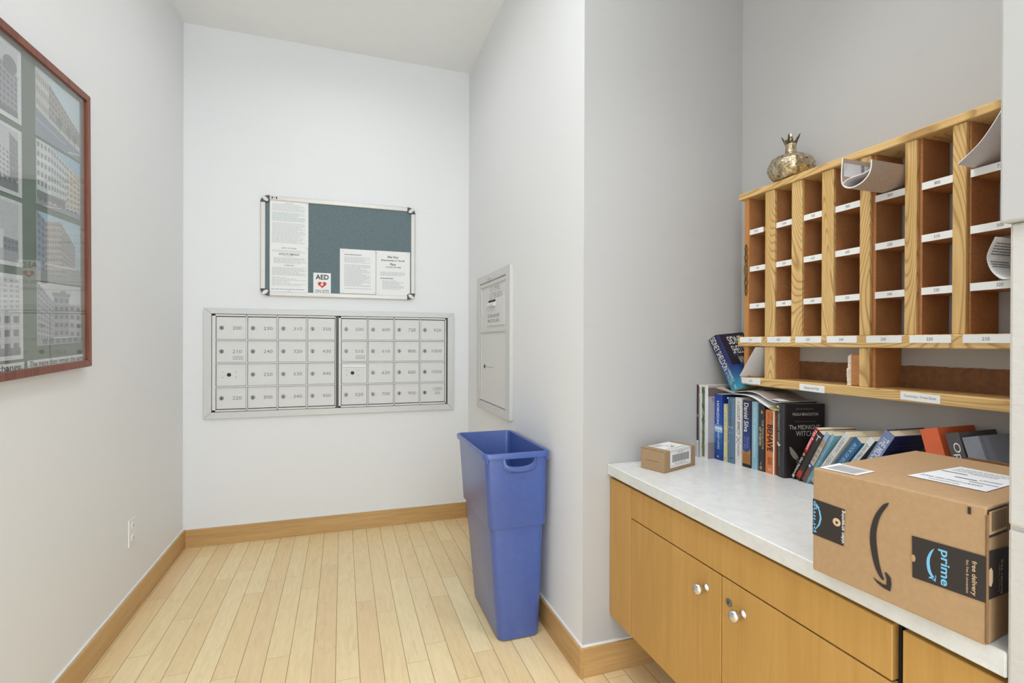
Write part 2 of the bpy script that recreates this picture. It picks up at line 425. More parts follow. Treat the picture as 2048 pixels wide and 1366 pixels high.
# thin painted caulk line above the boards
for nm, b in (('trim_1', (XL+BT, XR-BT, YB-.006, YB, BH, BH+.006)), ('trim_2', (XL, XL+.007, YF, YB-.006, BH, BH+.006)),
              ('trim_3', (XR-.007, XR, YP-.007, YB-.006, BH, BH+.006)), ('trim_4', (XR, XS, YP-.007, YP, BH, BH+.006))):
    st(nm, box(nb(), *b), M['ceil'])
# column at the right: painted block below, smooth boxed-out plaster above
def column():
    bm = nb(); x0, y1 = .975, .4885
    for z0, z1, dx in ((0, .62, .003), (.626, 1.015, 0), (1.021, 1.485, -.004)):
        box(bm, x0+dx, XS, -.12, y1+dx*.5, z0, z1, .005, 2)
    box(bm, x0+.005, XS, -.12, y1-.0015, 0, 1.5)
    return bm
st('wall_column', column(), M['block'])
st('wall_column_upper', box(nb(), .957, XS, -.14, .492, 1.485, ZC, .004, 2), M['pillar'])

# ================================================================== MAILBOX BANK
mb = root('mailbox_bank', (-.03, YB, .805), 'wide aluminium bank of numbered apartment mailboxes set in the back wall', 'mailboxes')
MX0, MX1, MZ0, MZ1 = -.833, .772, .806, 1.511
ix0, ix1, iz0, iz1 = -.789, .728, .847, 1.476
F0, F1 = YB-.022, YB-.004
def mitre(bm, x0, x1, z0, z1, a0, a1, b0, b1, yf, yb, plane='Y'):
    o = [(x0, z0), (x1, z0), (x1, z1), (x0, z1)]; i = [(a0, b0), (a1, b0), (a1, b1), (a0, b1)]
    g = .0006
    for k in range(4):
        j = (k+1) % 4; q = [o[k], o[j], i[j], i[k]]
        cx = sum(p[0] for p in q)/4; cz = sum(p[1] for p in q)/4
        q = [(p[0]+(g if p[0] < cx else -g if p[0] > cx else 0)*(k % 2 == 0), p[1]+(g if p[1] < cz else -g)*(k % 2)) for p in q]
        if plane == 'Y': prism(bm, [(p[0], yf, p[1]) for p in q], (0, yb-yf, 0), .0012)
        else: prism(bm, [(yf, p[0], p[1]) for p in q], (yb-yf, 0, 0), .0012)
    return bm
obj('frame', mitre(nb(), MX0, MX1, MZ0, MZ1, ix0, ix1, iz0, iz1, F0, YB), M['mailframe'], mb)
obj('recess', box(nb(), ix0, ix1, YB-.005, YB, iz0, iz1), M['darkgap'], mb)
rowz = [1.462, 1.309, 1.160, 1.008, .861]
colsL = [-.766, -.586, -.405, -.225, -.048]; colsR = [-.010, .168, .348, .529, .708]
def group_panel(x0, x1, cols):
    bm = nb(); yf, yb = YB-.019, YB-.005
    for k, x in enumerate(cols):
        if k == 0: box(bm, x0, x, yf, yb, iz0+.003, iz1-.003, .001)
        elif k == 4: box(bm, x, x1, yf, yb, iz0+.003, iz1-.003, .001)
        else: box(bm, x-.006, x+.001, yf, yb, iz0+.003, iz1-.003, .0008)
    zz = [iz1-.003]+rowz[1:4]+[iz0+.003]
    box(bm, x0, x1, yf, yb, rowz[0], iz1-.003, .001); box(bm, x0, x1, yf, yb, iz0+.003, rowz[4], .001)
    for z in rowz[1:4]: box(bm, x0+.01, x1-.006, yf-.002, yb, z-.0035, z+.0035, .001)
    return bm
obj('door_panel', group_panel(ix0+.003, -.043, colsL), M['mail'], mb)
obj('door_panel', group_panel(-.026, .716, colsR), M['mail'], mb)
obj('hinge', box(nb(), -.040, -.029, YB-.017, YB-.006, iz0+.002, iz1-.002), M['hinge'], mb)
obj('hinge', box(nb(), .718, .726, YB-.017, YB-.006, iz0+.002, iz1-.002), M['hinge'], mb)
nums = [['200', '230', '310', '350', '500', '600', '720', '920'],
        ['210', '240', '320', '430', '510', '610', '800', '1000'],
        ['', '250', '330', '440', '', '620', '820', '1020'],
        ['220', '300', '340', '450', '520', '700', '900', 'CONDO.\nASSN.']]
for r in range(4):
    for c in range(8):
        cs = colsL if c < 4 else colsR; k = c % 4
        x0, x1 = cs[k]+.003, cs[k+1]-(.008 if k < 3 else .003); z1, z0 = rowz[r]-.005, rowz[r+1]+.005
        yd = YB-.0125
        d = obj('mailbox_door', box(nb(), x0, x1, yd, YB-.006, z0, z1, .001), M['mail'], mb,
                label='mailbox door marked %s' % nums[r][c].replace('\n', ' ') if nums[r][c] else 'unnumbered mailbox door with a round postal lock')
        zc = (z0+z1)/2+.001
        if nums[r][c]:
            lk = lathe(nb(), [(.0125, -.001), (.0125, .0035), (.011, .0055), (.0, .0055)], (x0+.030, yd, zc), (0, -1, 0), 16)
            obj('lock', lk, M['lock'], d, smooth=True, autos=40)
            p = Print((x0, yd, z0), (x1-x0, 0, 0), (0, 0, z1-z0))
            w = x1-x0
            p2 = (x0+.030-x0)/w
            p.h = .006; p.rect(p2-.012, .42, p2+.012, .56, (40, 40, 38)); p.h = .0006
            t = nums[r][c]
            if '\n' in t: p.text(t, .72, .58, .068, .052, 0, (70, 70, 70), -.012)
            else: p.text(t, .70 if len(t) < 4 else .68, .5, .0175*len(t), .021, 0, (78, 78, 78), -.012)
            if t in ('210', '510'): p.lines(.55, .1, .92, .3, 3, (120, 120, 120), .3)
            p.build('number_text', d)
        else:
            cx = (x0+x1)/2-.012
            lk = lathe(nb(), [(.012, -.001), (.012, .003), (.009, .005), (.0, .005)], (cx, yd, zc), (0, -1, 0), 16)
            obj('lock', lk, M['lockdark'], d, smooth=True, autos=40)
            for sx in (-.038, .038):
                for sz in (-.017, .017): obj('screw', lathe(nb(), [(.003, 0), (.0025, .0015), (0, .0015)], (cx+sx, yd, zc+sz), (0, -1, 0), 8), M['lock'], d)
            if c == 4: obj('rail', box(nb(), x0+.006, x1-.006, yd-.003, yd, z1-.03, z1-.014, .001), M['alu'], d)

# ================================================================== NOTICE BOARD
nbd = root('notice_board', (-.01, YB, 1.60), 'aluminium framed green notice board on the back wall above the mailboxes', 'notice board')
BX0, BX1, BZ0, BZ1 = -.510, .490, 1.600, 2.258
obj('backing_panel', box(nb(), BX0+.02, BX1-.02, YB-.011, YB-.001, BZ0+.02, BZ1-.02), M['felt'], nbd)
fb = nb(); cr = .052; wf = .029
box(fb, BX0+cr, BX1-cr, YB-.02, YB, BZ1-wf, BZ1, .005, 3); box(fb, BX0+cr, BX1-cr, YB-.02, YB, BZ0, BZ0+wf, .005, 3)
box(fb, BX0, BX0+wf, YB-.02, YB, BZ0+cr-.008, BZ1-cr+.008, .005, 3); box(fb, BX1-wf, BX1, YB-.02, YB, BZ0+cr-.008, BZ1-cr+.008, .005, 3)
obj('frame', fb, M['alu'], nbd)
for cx, cz, sx, sz in ((BX0, BZ1, 1, -1), (BX1, BZ1, -1, -1), (BX0, BZ0, 1, 1), (BX1, BZ0, -1, 1)):
    R = .055
    pts = [(cx+sx*R, YB-.0215, cz), (cx+sx*R, YB-.0215, cz+sz*.034), (cx+sx*.034, YB-.0215, cz+sz*.045), (cx, YB-.0215, cz+sz*.045)]
    pts = [(cx+sx*R*(1-math.sin(a)), YB-.0215, cz+sz*.045*(1-math.cos(a))) for a in [math.pi/2*i/8 for i in range(8, -1, -1)]]
    pts += [(cx+sx*R, YB-.0215, cz+sz*.037), (cx+sx*.040, YB-.0215, cz+sz*.045)]
    cp = obj('corner_cap', prism(nb(), pts, (0, .0215, 0)), M['darkplastic'], nbd)
    e = nb(); ang = math.atan2(-sx*sz, 1)
    ep = []
    for i in range(16):
        a = 2*math.pi*i/16; x = .021*math.cos(a); z = .0115*math.sin(a); th = -sx*sz*math.radians(-38)
        ep.append((cx+sx*.029+x*math.cos(th)-z*math.sin(th), YB-.0225, cz+sz*.024+x*math.sin(th)+z*math.cos(th)))
    obj('cap_inset', prism(e, ep, (0, .002, 0)), M['alu'], cp)
p = Print((BX0, YB-.02, BZ1-wf), (1, 0, 0), (0, 0, wf)); p.rect(.066, .3, .074, .75, (50, 50, 50)); p.rect(.080, .45, .086, .65, (50, 50, 50)); p.rect(.092, .3, .1, .75, (50, 50, 50)); p.build('maker_mark', nbd)
def notice(name, x0, x1, z0, z1, label, fill, y=YB-.013, bow=.003):
    t = root(name, ((x0+x1)/2, y, z0), label, 'notice', 'papers pinned to the notice board')
    rows = []
    for j in range(5):
        v = j/4; rows.append([(x0+(x1-x0)*i/6, y-bow*math.sin(math.pi*v)*(.3+.7*i/6)*.0, z0+(z1-z0)*v) for i in range(7)])
    bm = nb(); box(bm, x0, x1, y, y+.0008, z0, z1)
    obj('sheet', bm, M['paper'], t)
    p = Print((x0, y, z0), (x1-x0, 0, 0), (0, 0, z1-z0)); fill(p); p.build('printing', t)
    return t
def pins(t, pts, y):
    for x, z in pts: obj('push_pin', lathe(nb(), [(.0035, 0), (.0018, .003), (.0015, .007), (.003, .009), (0, .0095)], (x, y, z), (0, -1, 0), 8), M['alu'], t)
def f1(p):
    c = (200, 204, 202)
    p.text('NOTICE', .5, .95, .05, .006, 0, (150, 150, 150)); p.lines(.06, .77, .92, .93, 11, c, .4)
    p.lines(.06, .55, .92, .75, 12, (188, 202, 204), .45); p.lines(.06, .07, .92, .52, 26, c, .4)
def f2(p):
    c = (196, 196, 192)
    p.text('DISTRICT OF COLUMBIA', .5, .95, .09, .009, 0, (110, 110, 110)); p.lines(.06, .86, .95, .91, 2, c, .4)
    p.text('NOTICE OF COMPLIANCE', .5, .82, .125, .014, 0, (80, 80, 80), .01); p.lines(.35, .77, .65, .79, 1, c)
    p.lines(.1, .62, .95, .75, 7, c, .4); p.text('TO EMPLOYEES', .5, .58, .06, .007, 0, (90, 90, 90), .01)
    p.lines(.06, .36, .95, .54, 10, c, .4); p.lines(.06, .14, .95, .33, 7, c, .35, .6); p.lines(.04, .05, .95, .08, 1, (150, 150, 150), .4)
n1 = notice('notice_sheet', -.455, -.220, 1.93, 2.231, 'white sheet of faint grey small print pinned top left on the green board', f1)
n2 = notice('notice_sheet', -.455, -.221, 1.626, 1.934, 'white compliance notice with a bold centred heading in the lower left of the board', f2, YB-.0142)
pins(n1, [(-.23, 2.222)], YB-.0135); pins(n2, [(-.233, 1.926), (-.34, 1.634)], YB-.0145)
def f3(p):
    p.lines(.12, .86, .6, .89, 1, (110, 110, 110), .5); p.lines(.12, .69, .85, .83, 6, (184, 184, 190), .35)
    p.lines(.12, .16, .85, .66, 24, (184, 184, 190), .35, .4); p.lines(.12, .1, .9, .13, 1, (184, 184, 190), .35)
n3 = notice('notice_sheet', -.019, .2185, 1.632, 1.938, 'white typed instruction sheet pinned left of the after hour notice', f3)
pins(n3, [(.004, 1.925), (.213, 1.925), (.0, 1.64), (.208, 1.643)], YB-.0135)
def f4(p):
    k = (50, 50, 52)
    for i, (s, w) in enumerate((('After Hour', .078), ('Emergencies in Terrell', .158), ('Place', .038))):
        p.text(s, .49, .87-.083*i, w, .016, 0, k, .018)
    p.text('Call (202) 986-2088', .5, .635, .105, .011, 0, k, .012)
    p.lines(.12, .44, .85, .53, 4, (176, 176, 178), .35); p.lines(.12, .36, .5, .40, 1, (130, 130, 130), .5)
    p.lines(.18, .13, .82, .34, 7, (184, 184, 186), .35, .7)
n4 = notice('notice_sheet', .221, .455, 1.629, 1.939, 'white after hour emergencies notice at the right end of the green board', f4)
pins(n4, [(.226, 1.92), (.44, 1.93), (.24, 1.64)], YB-.0135)
def f5(p):
    p.text('AED', .5, .80, .083, .033, 0, (40, 42, 48), .02)
    P = []
    for i in range(24):
        t = 2*math.pi*i/24; P.append((.5+.25*(math.sin(t)**3), .44+.17*(13*math.cos(t)-5*math.cos(2*t)-2*math.cos(3*t)-math.cos(4*t))/16))
    p.poly(P, (206, 62, 50))
    p.poly([(.44, .49), (.56, .52), (.53, .45), (.62, .46), (.43, .34), (.49, .41), (.40, .405)], (245, 238, 236))
    p.text('ON SITE', .5, .12, .088, .02, 0, (50, 52, 58), .0)
n5 = notice('safety_sign', -.188, -.077, 1.624, 1.765, 'small white AED ON SITE sign with a red heart low on the board', f5)
n5['category'] = 'sign'; del n5['group']
wp = root('paper_strip', (.14, YB-.022, 1.612), 'blank white paper strip along the bottom rail under the AED sign', 'paper')
obj('sheet', box(nb(), -.222, -.02, YB-.0222, YB-.0212, 1.611, 1.626), M['paper'], wp)

# ================================================================== LETTER SLOT
ls = root('letter_drop', (XR, 2.97, .865), 'tall aluminium mail letter box with a drop slot on the right wall', 'letter box')
obj('frame', mitre(nb(), 2.61, 3.322, .866, 1.73, 2.685, 3.262, .912, 1.684, XR-.020, XR, 'X'), M['mailframe'], ls)
obj('upper_panel', box(nb(), XR-.008, XR-.001, 2.685, 3.262, 1.372, 1.684), M['mail'], ls)
dr = obj('lower_door', box(nb(), XR-.010, XR-.001, 2.70, 3.25, .92, 1.366, .001), M['mail'], ls)
obj('rail', box(nb(), XR-.018, XR-.001, 2.685, 3.262, 1.362, 1.378, .002), M['mailframe'], ls)
obj('top_rail', box(nb(), XR-.016, XR-.002, 2.69, 3.255, 1.655, 1.678, .002), M['mailframe'], ls)
obj('side_rail', box(nb(), XR-.015, XR-.002, 3.225, 3.255, .92, 1.655, .002), M['mailframe'], ls)
obj('side_rail', box(nb(), XR-.015, XR-.002, 2.692, 2.706, .92, 1.655, .002), M['mailframe'], ls)
pl_ = obj('slot_plate', box(nb(), XR-.015, XR-.006, 2.735, 3.09, 1.402, 1.568, .001), M['mail'], ls)
obj('slot_hood', prism(nb(), [(XR-.015, 3.05, 1.520), (XR-.015, 3.05, 1.548), (XR-.033, 3.05, 1.527), (XR-.031, 3.05, 1.520)], (0, -.155, 0)), M['mail'], pl_)
obj('slot_opening', box(nb(), XR-.0165, XR-.0145, 2.90, 3.045, 1.548, 1.560), M['darkgap'], pl_)
p = Print((XR-.008, 3.262, 1.372), (0, -.577, 0), (0, 0, .312)); p.text('U. S. MAIL', .575, .83, .21, .034, 0, (140, 140, 140), -.01); p.text('LETTER BOX', .6, .69, .26, .034, 0, (140, 140, 140), -.01); p.build('raised_lettering', ls)
p = Print((XR-.015, 3.09, 1.402), (0, -.355, 0), (0, 0, .166)); p.text('LETTERS AND SLIPS', .42, .36, .24, .02, 0, (120, 120, 120), 0); p.text('MAIL TOO LARGE', .42, .18, .24, .02, 0, (120, 120, 120), 0); p.build('raised_lettering', pl_)
kb = lathe(nb(), [(.012, 0), (.012, .004), (0, .004)], (XR-.010, 3.15, 1.143), (-1, 0, 0), 12)
obj('lock', kb, M['lockdark'], dr)
obj('scratch_mark', box(nb(), XR-.0108, XR-.0098, 2.96, 3.12, 1.142, 1.1445), M['lock'], dr)
obj('label_holder', box(nb(), XR-.024, XR-.019, 2.96, 3.06, 1.695, 1.722, .001), M['alu'], ls)

# ================================================================== FRAMED PHOTOS ON LEFT WALL
PK = .9495
def sh(y, z, dx=.0125):
    y, z = y-.0138*(z-1.2), z+.038*(y-2.42); k = (PK-dx)/PK
    return (y*k, 1.3+(z-1.3)*k)
def shp(bm):
    for v in bm.verts: v.co.y, v.co.z = sh(v.co.y, v.co.z, .030)
    return bm
FY0, FY1, FZ0, FZ1 = 1.25, 2.432, 1.199, 2.264
fr = root('framed_photo_display', (XL, 1.85, 1.18), 'large dark red wood frame of old and new street photographs on the left wall', 'picture frame')
fbm = mitre(nb(), FY0, FY1, FZ0, FZ1, FY0+.026, FY1-.026, FZ0+.026, FZ1-.026, XL+.032, XL+.001, 'X')
obj('frame', shp(fbm), M['frame'], fr)
obj('backing', shp(box(nb(), XL+.001, XL+.012, FY0+.02, FY1-.02, FZ0+.02, FZ1-.02)), M['backing'], fr)
obj('glass_pane', shp(box(nb(), XL+.0245, XL+.0265, FY0+.022, FY1-.022, FZ0+.022, FZ1-.022)), M['glass'], fr)
obj('frame_screw', lathe(nb(), [(.005, 0), (.004, .002), (0, .0025)], (XL+.0265, 2.300, 1.718), (1, 0, 0), 10), M['brass'], fr)
def grad(p, a, b, c, d, c1, c2, n=6):
    for i in range(n):
        t = i/(n-1); p.rect(a, b+(d-b)*i/n, c, b+(d-b)*(i+1)/n, tuple(int(c1[k]*(1-t)+c2[k]*t) for k in range(3)))
def facade(p, q, nx, ny, wallc, winc, mx=.2, my=.25):
    """perspective wall: q = bl, br, tr, tl with a window grid"""
    p.poly(q, wallc)
    def at(s, t):
        a = [q[0][k]*(1-s)+q[1][k]*s for k in (0, 1)]; b = [q[3][k]*(1-s)+q[2][k]*s for k in (0, 1)]
        return (a[0]*(1-t)+b[0]*t, a[1]*(1-t)+b[1]*t)
    P = []; F = []
    for i in range(nx):
        for j in range(ny):
            s0, s1 = (i+mx)/nx, (i+1-mx)/nx; t0, t1 = (j+my)/ny, (j+1-my)/ny; k = len(P)
            P += [p.pt(*at(s0, t0)), p.pt(*at(s1, t0)), p.pt(*at(s1, t1)), p.pt(*at(s0, t1))]; F.append((k, k+1, k+2, k+3))
    p._add(P, F, winc)
    for j in range(1, ny):
        if j % 2 == 0: p.poly([at(0, (j-.06)/ny), at(1, (j-.06)/ny), at(1, (j+.06)/ny), at(0, (j+.06)/ny)], tuple(min(255, int(c*1.12)) for c in wallc))
def ph_a(p):  # colour: long stone building, blue street
    p.rect(0, 0, 1, 1, (206, 224, 236)); p.poly([(0, 0), (1, 0), (1, .17), (.8, .25), (0, .45)], (120, 134, 152))
    facade(p, [(.26, .36), (1, .22), (1, .45), (.26, .9)], 11, 5, (160, 152, 146), (112, 106, 104))
    facade(p, [(0, .42), (.27, .35), (.27, .9), (0, .97)], 6, 3, (206, 202, 196), (150, 146, 144))
    p.poly([(0, .45), (.3, .36), (.95, .2), (1, .17), (1, .14), (.28, .32), (0, .40)], (214, 208, 204))
    for x, y in ((.5, .42), (.72, .36), (.86, .31)): p.ell(x, y, .07, .07, (96, 100, 84)); p.rect(x-.008, y-.14, x+.008, y, (84, 78, 70))
    p.poly([(0, .25), (.66, .13), (.66, .12), (0, .235)], (196, 204, 212)); p.poly([(.7, .04), (1, .11), (1, .09), (.7, .02)], (214, 218, 222))
def ph_b(p):  # colour: white corner block
    p.rect(0, 0, 1, 1, (150, 194, 222)); p.rect(0, 0, 1, .1, (150, 148, 156))
    facade(p, [(.64, .1), (1, .14), (1, .72), (.64, .86)], 4, 7, (214, 202, 182), (150, 140, 132))
    facade(p, [(.3, .12), (.66, .16), (.66, .86), (.3, 1)], 6, 6, (208, 210, 214), (112, 118, 132))
    facade(p, [(0, .12), (.3, .10), (.3, 1), (0, 1)], 4, 6, (226, 228, 230), (124, 128, 138))
    p.rect(0, .1, .62, .22, (108, 98, 104)); p.poly([(.1, 0), (.7, .1), (.72, .1), (.2, 0)], (222, 222, 224))
    for i in range(9): p.rect(.05+i*.1, .07, .1+i*.1, .11, random.choice([(150, 60, 60), (60, 70, 100), (200, 200, 200), (80, 80, 80)]))
def ph_c(p):  # colour: tan building in haze
    grad(p, 0, 0, 1, 1, (176, 196, 206), (176, 206, 226)); p.rect(0, 0, 1, .25, (150, 156, 160))
    facade(p, [(.16, .1), (.56, .14), (.5, .95), (.16, .88)], 7, 9, (182, 168, 158), (120, 116, 124))
    facade(p, [(.54, .14), (.86, .12), (.86, .62), (.5, .95)], 8, 9, (160, 154, 152), (112, 114, 124))
    facade(p, [(0, .12), (.16, .12), (.16, .9), (0, 1)], 2, 8, (140, 150, 172), (96, 104, 130)); p.rect(0, 0, 1, .12, (138, 142, 148))
    p.rect(.15, .24, .88, .27, (206, 206, 204))
def ph_d(p):  # black and white: small corner house
    p.rect(0, 0, 1, 1, (216, 216, 220)); facade(p, [(0, 0), (.34, 0), (.34, .7), (0, 1)], 6, 10, (168, 168, 178), (120, 122, 136))
    facade(p, [(.34, .12), (.7, .12), (.7, .8), (.34, .8)], 3, 5, (150, 152, 160), (84, 86, 98)); p.rect(.31, .8, .73, .86, (128, 130, 138)); p.rect(.5, .86, .62, .9, (140, 140, 148))
    facade(p, [(.7, .1), (1, .08), (1, .66), (.7, .68)], 2, 4, (176, 178, 184), (96, 98, 110)); p.rect(0, 0, 1, .1, (150, 152, 160))
    for i in range(6): p.rect(.1+i*.14, .02, .2+i*.14, .1, (90, 92, 102))
def bw(v):
    def f(p):
        p.rect(0, 0, 1, 1, (232, 232, 234)); a, b, c, d = .02, .06, .93, .95
        p.rect(a, b, c, d, (206, 206, 212))
        if v == 0:
            facade(p, [(a, .12), (.93, .1), (.93, .62), (a, .92)], 14, 7, (150, 148, 158), (96, 94, 106)); p.rect(a, b, c, .14, (84, 82, 92)); p.ell(.8, .72, .12, .12, (110, 108, 118)); p.ell(.35, .45, .2, .14, (104, 102, 112))
        if v == 1:
            facade(p, [(a, .28), (.78, .2), (.78, .62), (a, .86)], 12, 6, (214, 214, 220), (140, 140, 152)); facade(p, [(.78, .2), (c, .22), (c, .82), (.78, .9)], 3, 7, (134, 134, 144), (110, 110, 122)); p.rect(a, b, c, .2, (88, 88, 98))
            for i in range(8): p.ell(.3+i*.08, .2, .03, .05, (56, 56, 66))
        if v == 2:
            p.rect(a, b, c, .24, (160, 160, 170)); facade(p, [(a, .22), (.62, .22), (.55, .56), (a, .66)], 9, 6, (138, 140, 152), (92, 94, 108)); facade(p, [(.66, .22), (.92, .22), (.92, .4), (.66, .42)], 4, 2, (130, 130, 142), (90, 92, 102))
        if v == 3:
            facade(p, [(a, .55), (.95, .6), (.95, .95), (a, .97)], 9, 6, (222, 222, 226), (180, 180, 190)); facade(p, [(a, .06), (.95, .08), (.95, .55), (a, .55)], 6, 3, (206, 206, 212), (110, 112, 124)); p.rect(a, .05, .95, .14, (112, 112, 124))
    return f
def photo(y0, y1, z0, z1, fill, label):
    x = XL+.0125
    a = V((x, *sh(y0, z0))); b = V((x, *sh(y1, z0))); c = V((x, *sh(y0, z1)))
    bm = nb(); obox(bm, a, b-a, c-a, V((.0008, 0, 0))); o = obj('photograph', bm, M['paper'], fr, label=label)
    # text/u direction: viewed from +x, right is +y
    p = Print(a+V((.0009, 0, 0)), b-a, c-a, .0002); fill(p); p.build('picture', o, M['photo_ink'])
for z0, z1, f, l in ((1.985, 2.208, ph_a, 'colour photograph of a long stone building and street'), (1.762, 1.975, ph_b, 'colour photograph of a white corner block'),
                     (1.512, 1.74, ph_c, 'hazy colour photograph of a tan block'), (1.296, 1.507, ph_d, 'black and white photograph of a narrow corner house')):
    photo(2.058, 2.345, z0, z1, f, l)
for k, (z0, z1) in enumerate(((1.985, 2.21), (1.76, 1.965), (1.545, 1.745), (1.26, 1.52))):
    photo(1.70, 1.98, z0, z1, bw(k), None)
for k, (z0, z1) in enumerate(((1.985, 2.21), (1.76, 1.965), (1.545, 1.745), (1.26, 1.52))):
    photo(1.31, 1.60, z0, z1, bw((k+2) % 4), None)
def caption(y0, y1, z0, z1, s, w):
    x = XL+.0125; a = V((x, *sh(y0, z0))); b = V((x, *sh(y1, z0))); c = V((x, *sh(y0, z1)))
    o = obj('caption_strip', obox(nb(), a, b-a, c-a, V((.0008, 0, 0))), M['paper'], fr)
    p = Print(a+V((.0009, 0, 0)), b-a, c-a, .0003); p.text(s, .5, .5, w, .024, 0, (60, 60, 66), .012); p.build('caption_text', o)
caption(2.003, 2.380, 1.222, 1.251, 'The more they remain the same.', .352)
caption(1.56, 1.985, 1.219, 1.250, 'The more things change.', .40)

# ================================================================== OUTLET
ol = root('wall_outlet', (XL, 2.833, .331), 'white duplex power outlet low on the left wall', 'outlet')
obj('cover_plate', box(nb(), XL, XL+.006, 2.790, 2.876, .331, .457, .002, 2), M['plastic'], ol)
for zc in (.365, .423):
    o_ = obj('socket', lathe(nb(), [(.017, 0), (.017, .003), (0, .003)], (XL+.006, 2.833, zc), (1, 0, 0), 18), M['plastic'], ol)
    for ys in (2.826, 2.840): obj('slot', box(nb(), XL+.0088, XL+.0094, ys-.001, ys+.001, zc-.004, zc+.006), M['darkgap'], o_)

# ================================================================== RECYCLING BIN
bn = root('recycling_bin', (.74, 2.28, 0), 'tall slim blue plastic recycling bin against the right wall', 'bin')
def rr(cx0, cx1, cy0, cy1, z, r, k=5):
    out = []
    for (x, y, a0) in ((cx1-r, cy1-r, 0), (cx0+r, cy1-r, 90), (cx0+r, cy0+r, 180), (cx1-r, cy0+r, 270)):
        for i in range(k+1):
            a = math.radians(a0+90*i/k); out.append(V((x+r*math.cos(a), y+r*math.sin(a), z)))
    return out
def loft(rings, closebottom=True):
    bm = nb(); g = [[bm.verts.new(p) for p in r] for r in rings]; n = len(g[0])
    for a, b in zip(g, g[1:]):
        for i in range(n): bm.faces.new([a[i], a[(i+1) % n], b[(i+1) % n], b[i]])
    if closebottom: bm.faces.new(g[0][::-1])
    bmesh.ops.recalc_face_normals(bm, faces=bm.faces[:]); return bm
def sec(t, off=0):  # t 0..1 bottom to rim
    return (.640+(.578-.640)*t-off, .835+(.862-.835)*t+off, 2.062+(2.052-2.062)*t-off, 2.50+(2.585-2.50)*t+off)
zt = .822; zs = .497; ts = zs/zt
R = []
R.append(rr(*sec(0, -.012), .001, .03)); R.append(rr(*sec(0, -.002), .006, .035)); R.append(rr(*sec(.02), .02, .035))
R.append(rr(*sec(ts, -.001), zs-.001, .03)); R.append(rr(*sec(ts, .007), zs, .03)); R.append(rr(*sec(ts, .0085), zs+.004, .03))
R.append(rr(*sec(.965, .002), zt-.026, .025))
inner = [rr(*sec(.999, -.003), zt-.003, .022), rr(*sec(.95, -.005), zt-.04, .022), rr(*sec(ts, -.006), zs, .025), rr(*sec(.02, -.006), .02, .03), rr(*sec(.0, -.03), .012, .02)]
top_ = [rr(*sec(.999, .002), zt-.003, .025)]
allr = R+top_+inner; bm = nb(); g = [[bm.verts.new(q) for q in r_] for r_ in allr]; n = len(g[0])
for a, b in zip(g, g[1:]):
    for i in range(n): bm.faces.new([a[i], a[(i+1) % n], b[(i+1) % n], b[i]])
bm.faces.new(g[0][::-1]); bm.faces.new(g[-1]); bmesh.ops.recalc_face_normals(bm, faces=bm.faces[:])
body = obj('body', bm, M['bin'], bn, smooth=True, autos=35)
yf = 2.054
arc = [(.73-.070*math.cos(math.pi*i/12), .7965-.040*math.sin(math.pi*i/12)**.55) for i in range(13)]
cutb = prism(nb(), [(a_, yf-.04, b_) for a_, b_ in arc], (0, .08, 0))
cut = obj('cutter', cutb, M['bin'])
mod = body.modifiers.new('b', 'BOOLEAN'); mod.object = cut; mod.operation = 'DIFFERENCE'; mod.solver = 'EXACT'
bpy.context.view_layer.update()
dg = bpy.context.evaluated_depsgraph_get(); nm = bpy.data.meshes.new_from_object(body.evaluated_get(dg))
body.modifiers.clear(); body.data = nm; bpy.data.objects.remove(cut)
rim = loft([rr(*sec(.965, .001), zt-.024, .025), rr(*sec(.97, .012), zt-.024, .032), rr(*sec(1, .014), zt-.006, .034), rr(*sec(1, .010), zt, .032),
            rr(*sec(1, .002), zt, .026), rr(*sec(1, -.003), zt-.006, .022), rr(*sec(.965, -.003), zt-.024, .022)], False)
obj('rim', rim, M['bin'], bn, smooth=True, autos=50)
# front carrying handle: moulded lip round the opening under the rim
def lip():
    fy = lambda z: sec(z/zt)[2]-.001
    rows = [[], [], [], []]
    for i in range(13):
        t_ = i/12; ax, az = arc[i]; c_ = abs(2*t_-1)
        ox = .73-(.082-.006*0)*math.cos(math.pi*t_); oz = .797-.066*math.sin(math.pi*t_)**.35
        if c_ > .99: oz = .797
        rows[0].append((ax, fy(az)+.004, az)); rows[1].append((ax, fy(az)-.013*(1-c_**4)-.002, az-.001))
        mx, mz = ax*.5+ox*.5, az*.5+oz*.5
        rows[2].append((mx, fy(mz)-.014*(1-c_**4)-.002, mz)); rows[3].append((ox, fy(oz)+.0005, oz))
    return sheet(nb(), rows, .002)
obj('handle', lip(), M['bin'], bn, smooth=True, autos=55)
for x in (.583, .858): obj('rim_tab', box(nb(), x-.004, x+.004, 2.046, 2.052, zt-.04, zt-.024, .001), M['bin'], bn)

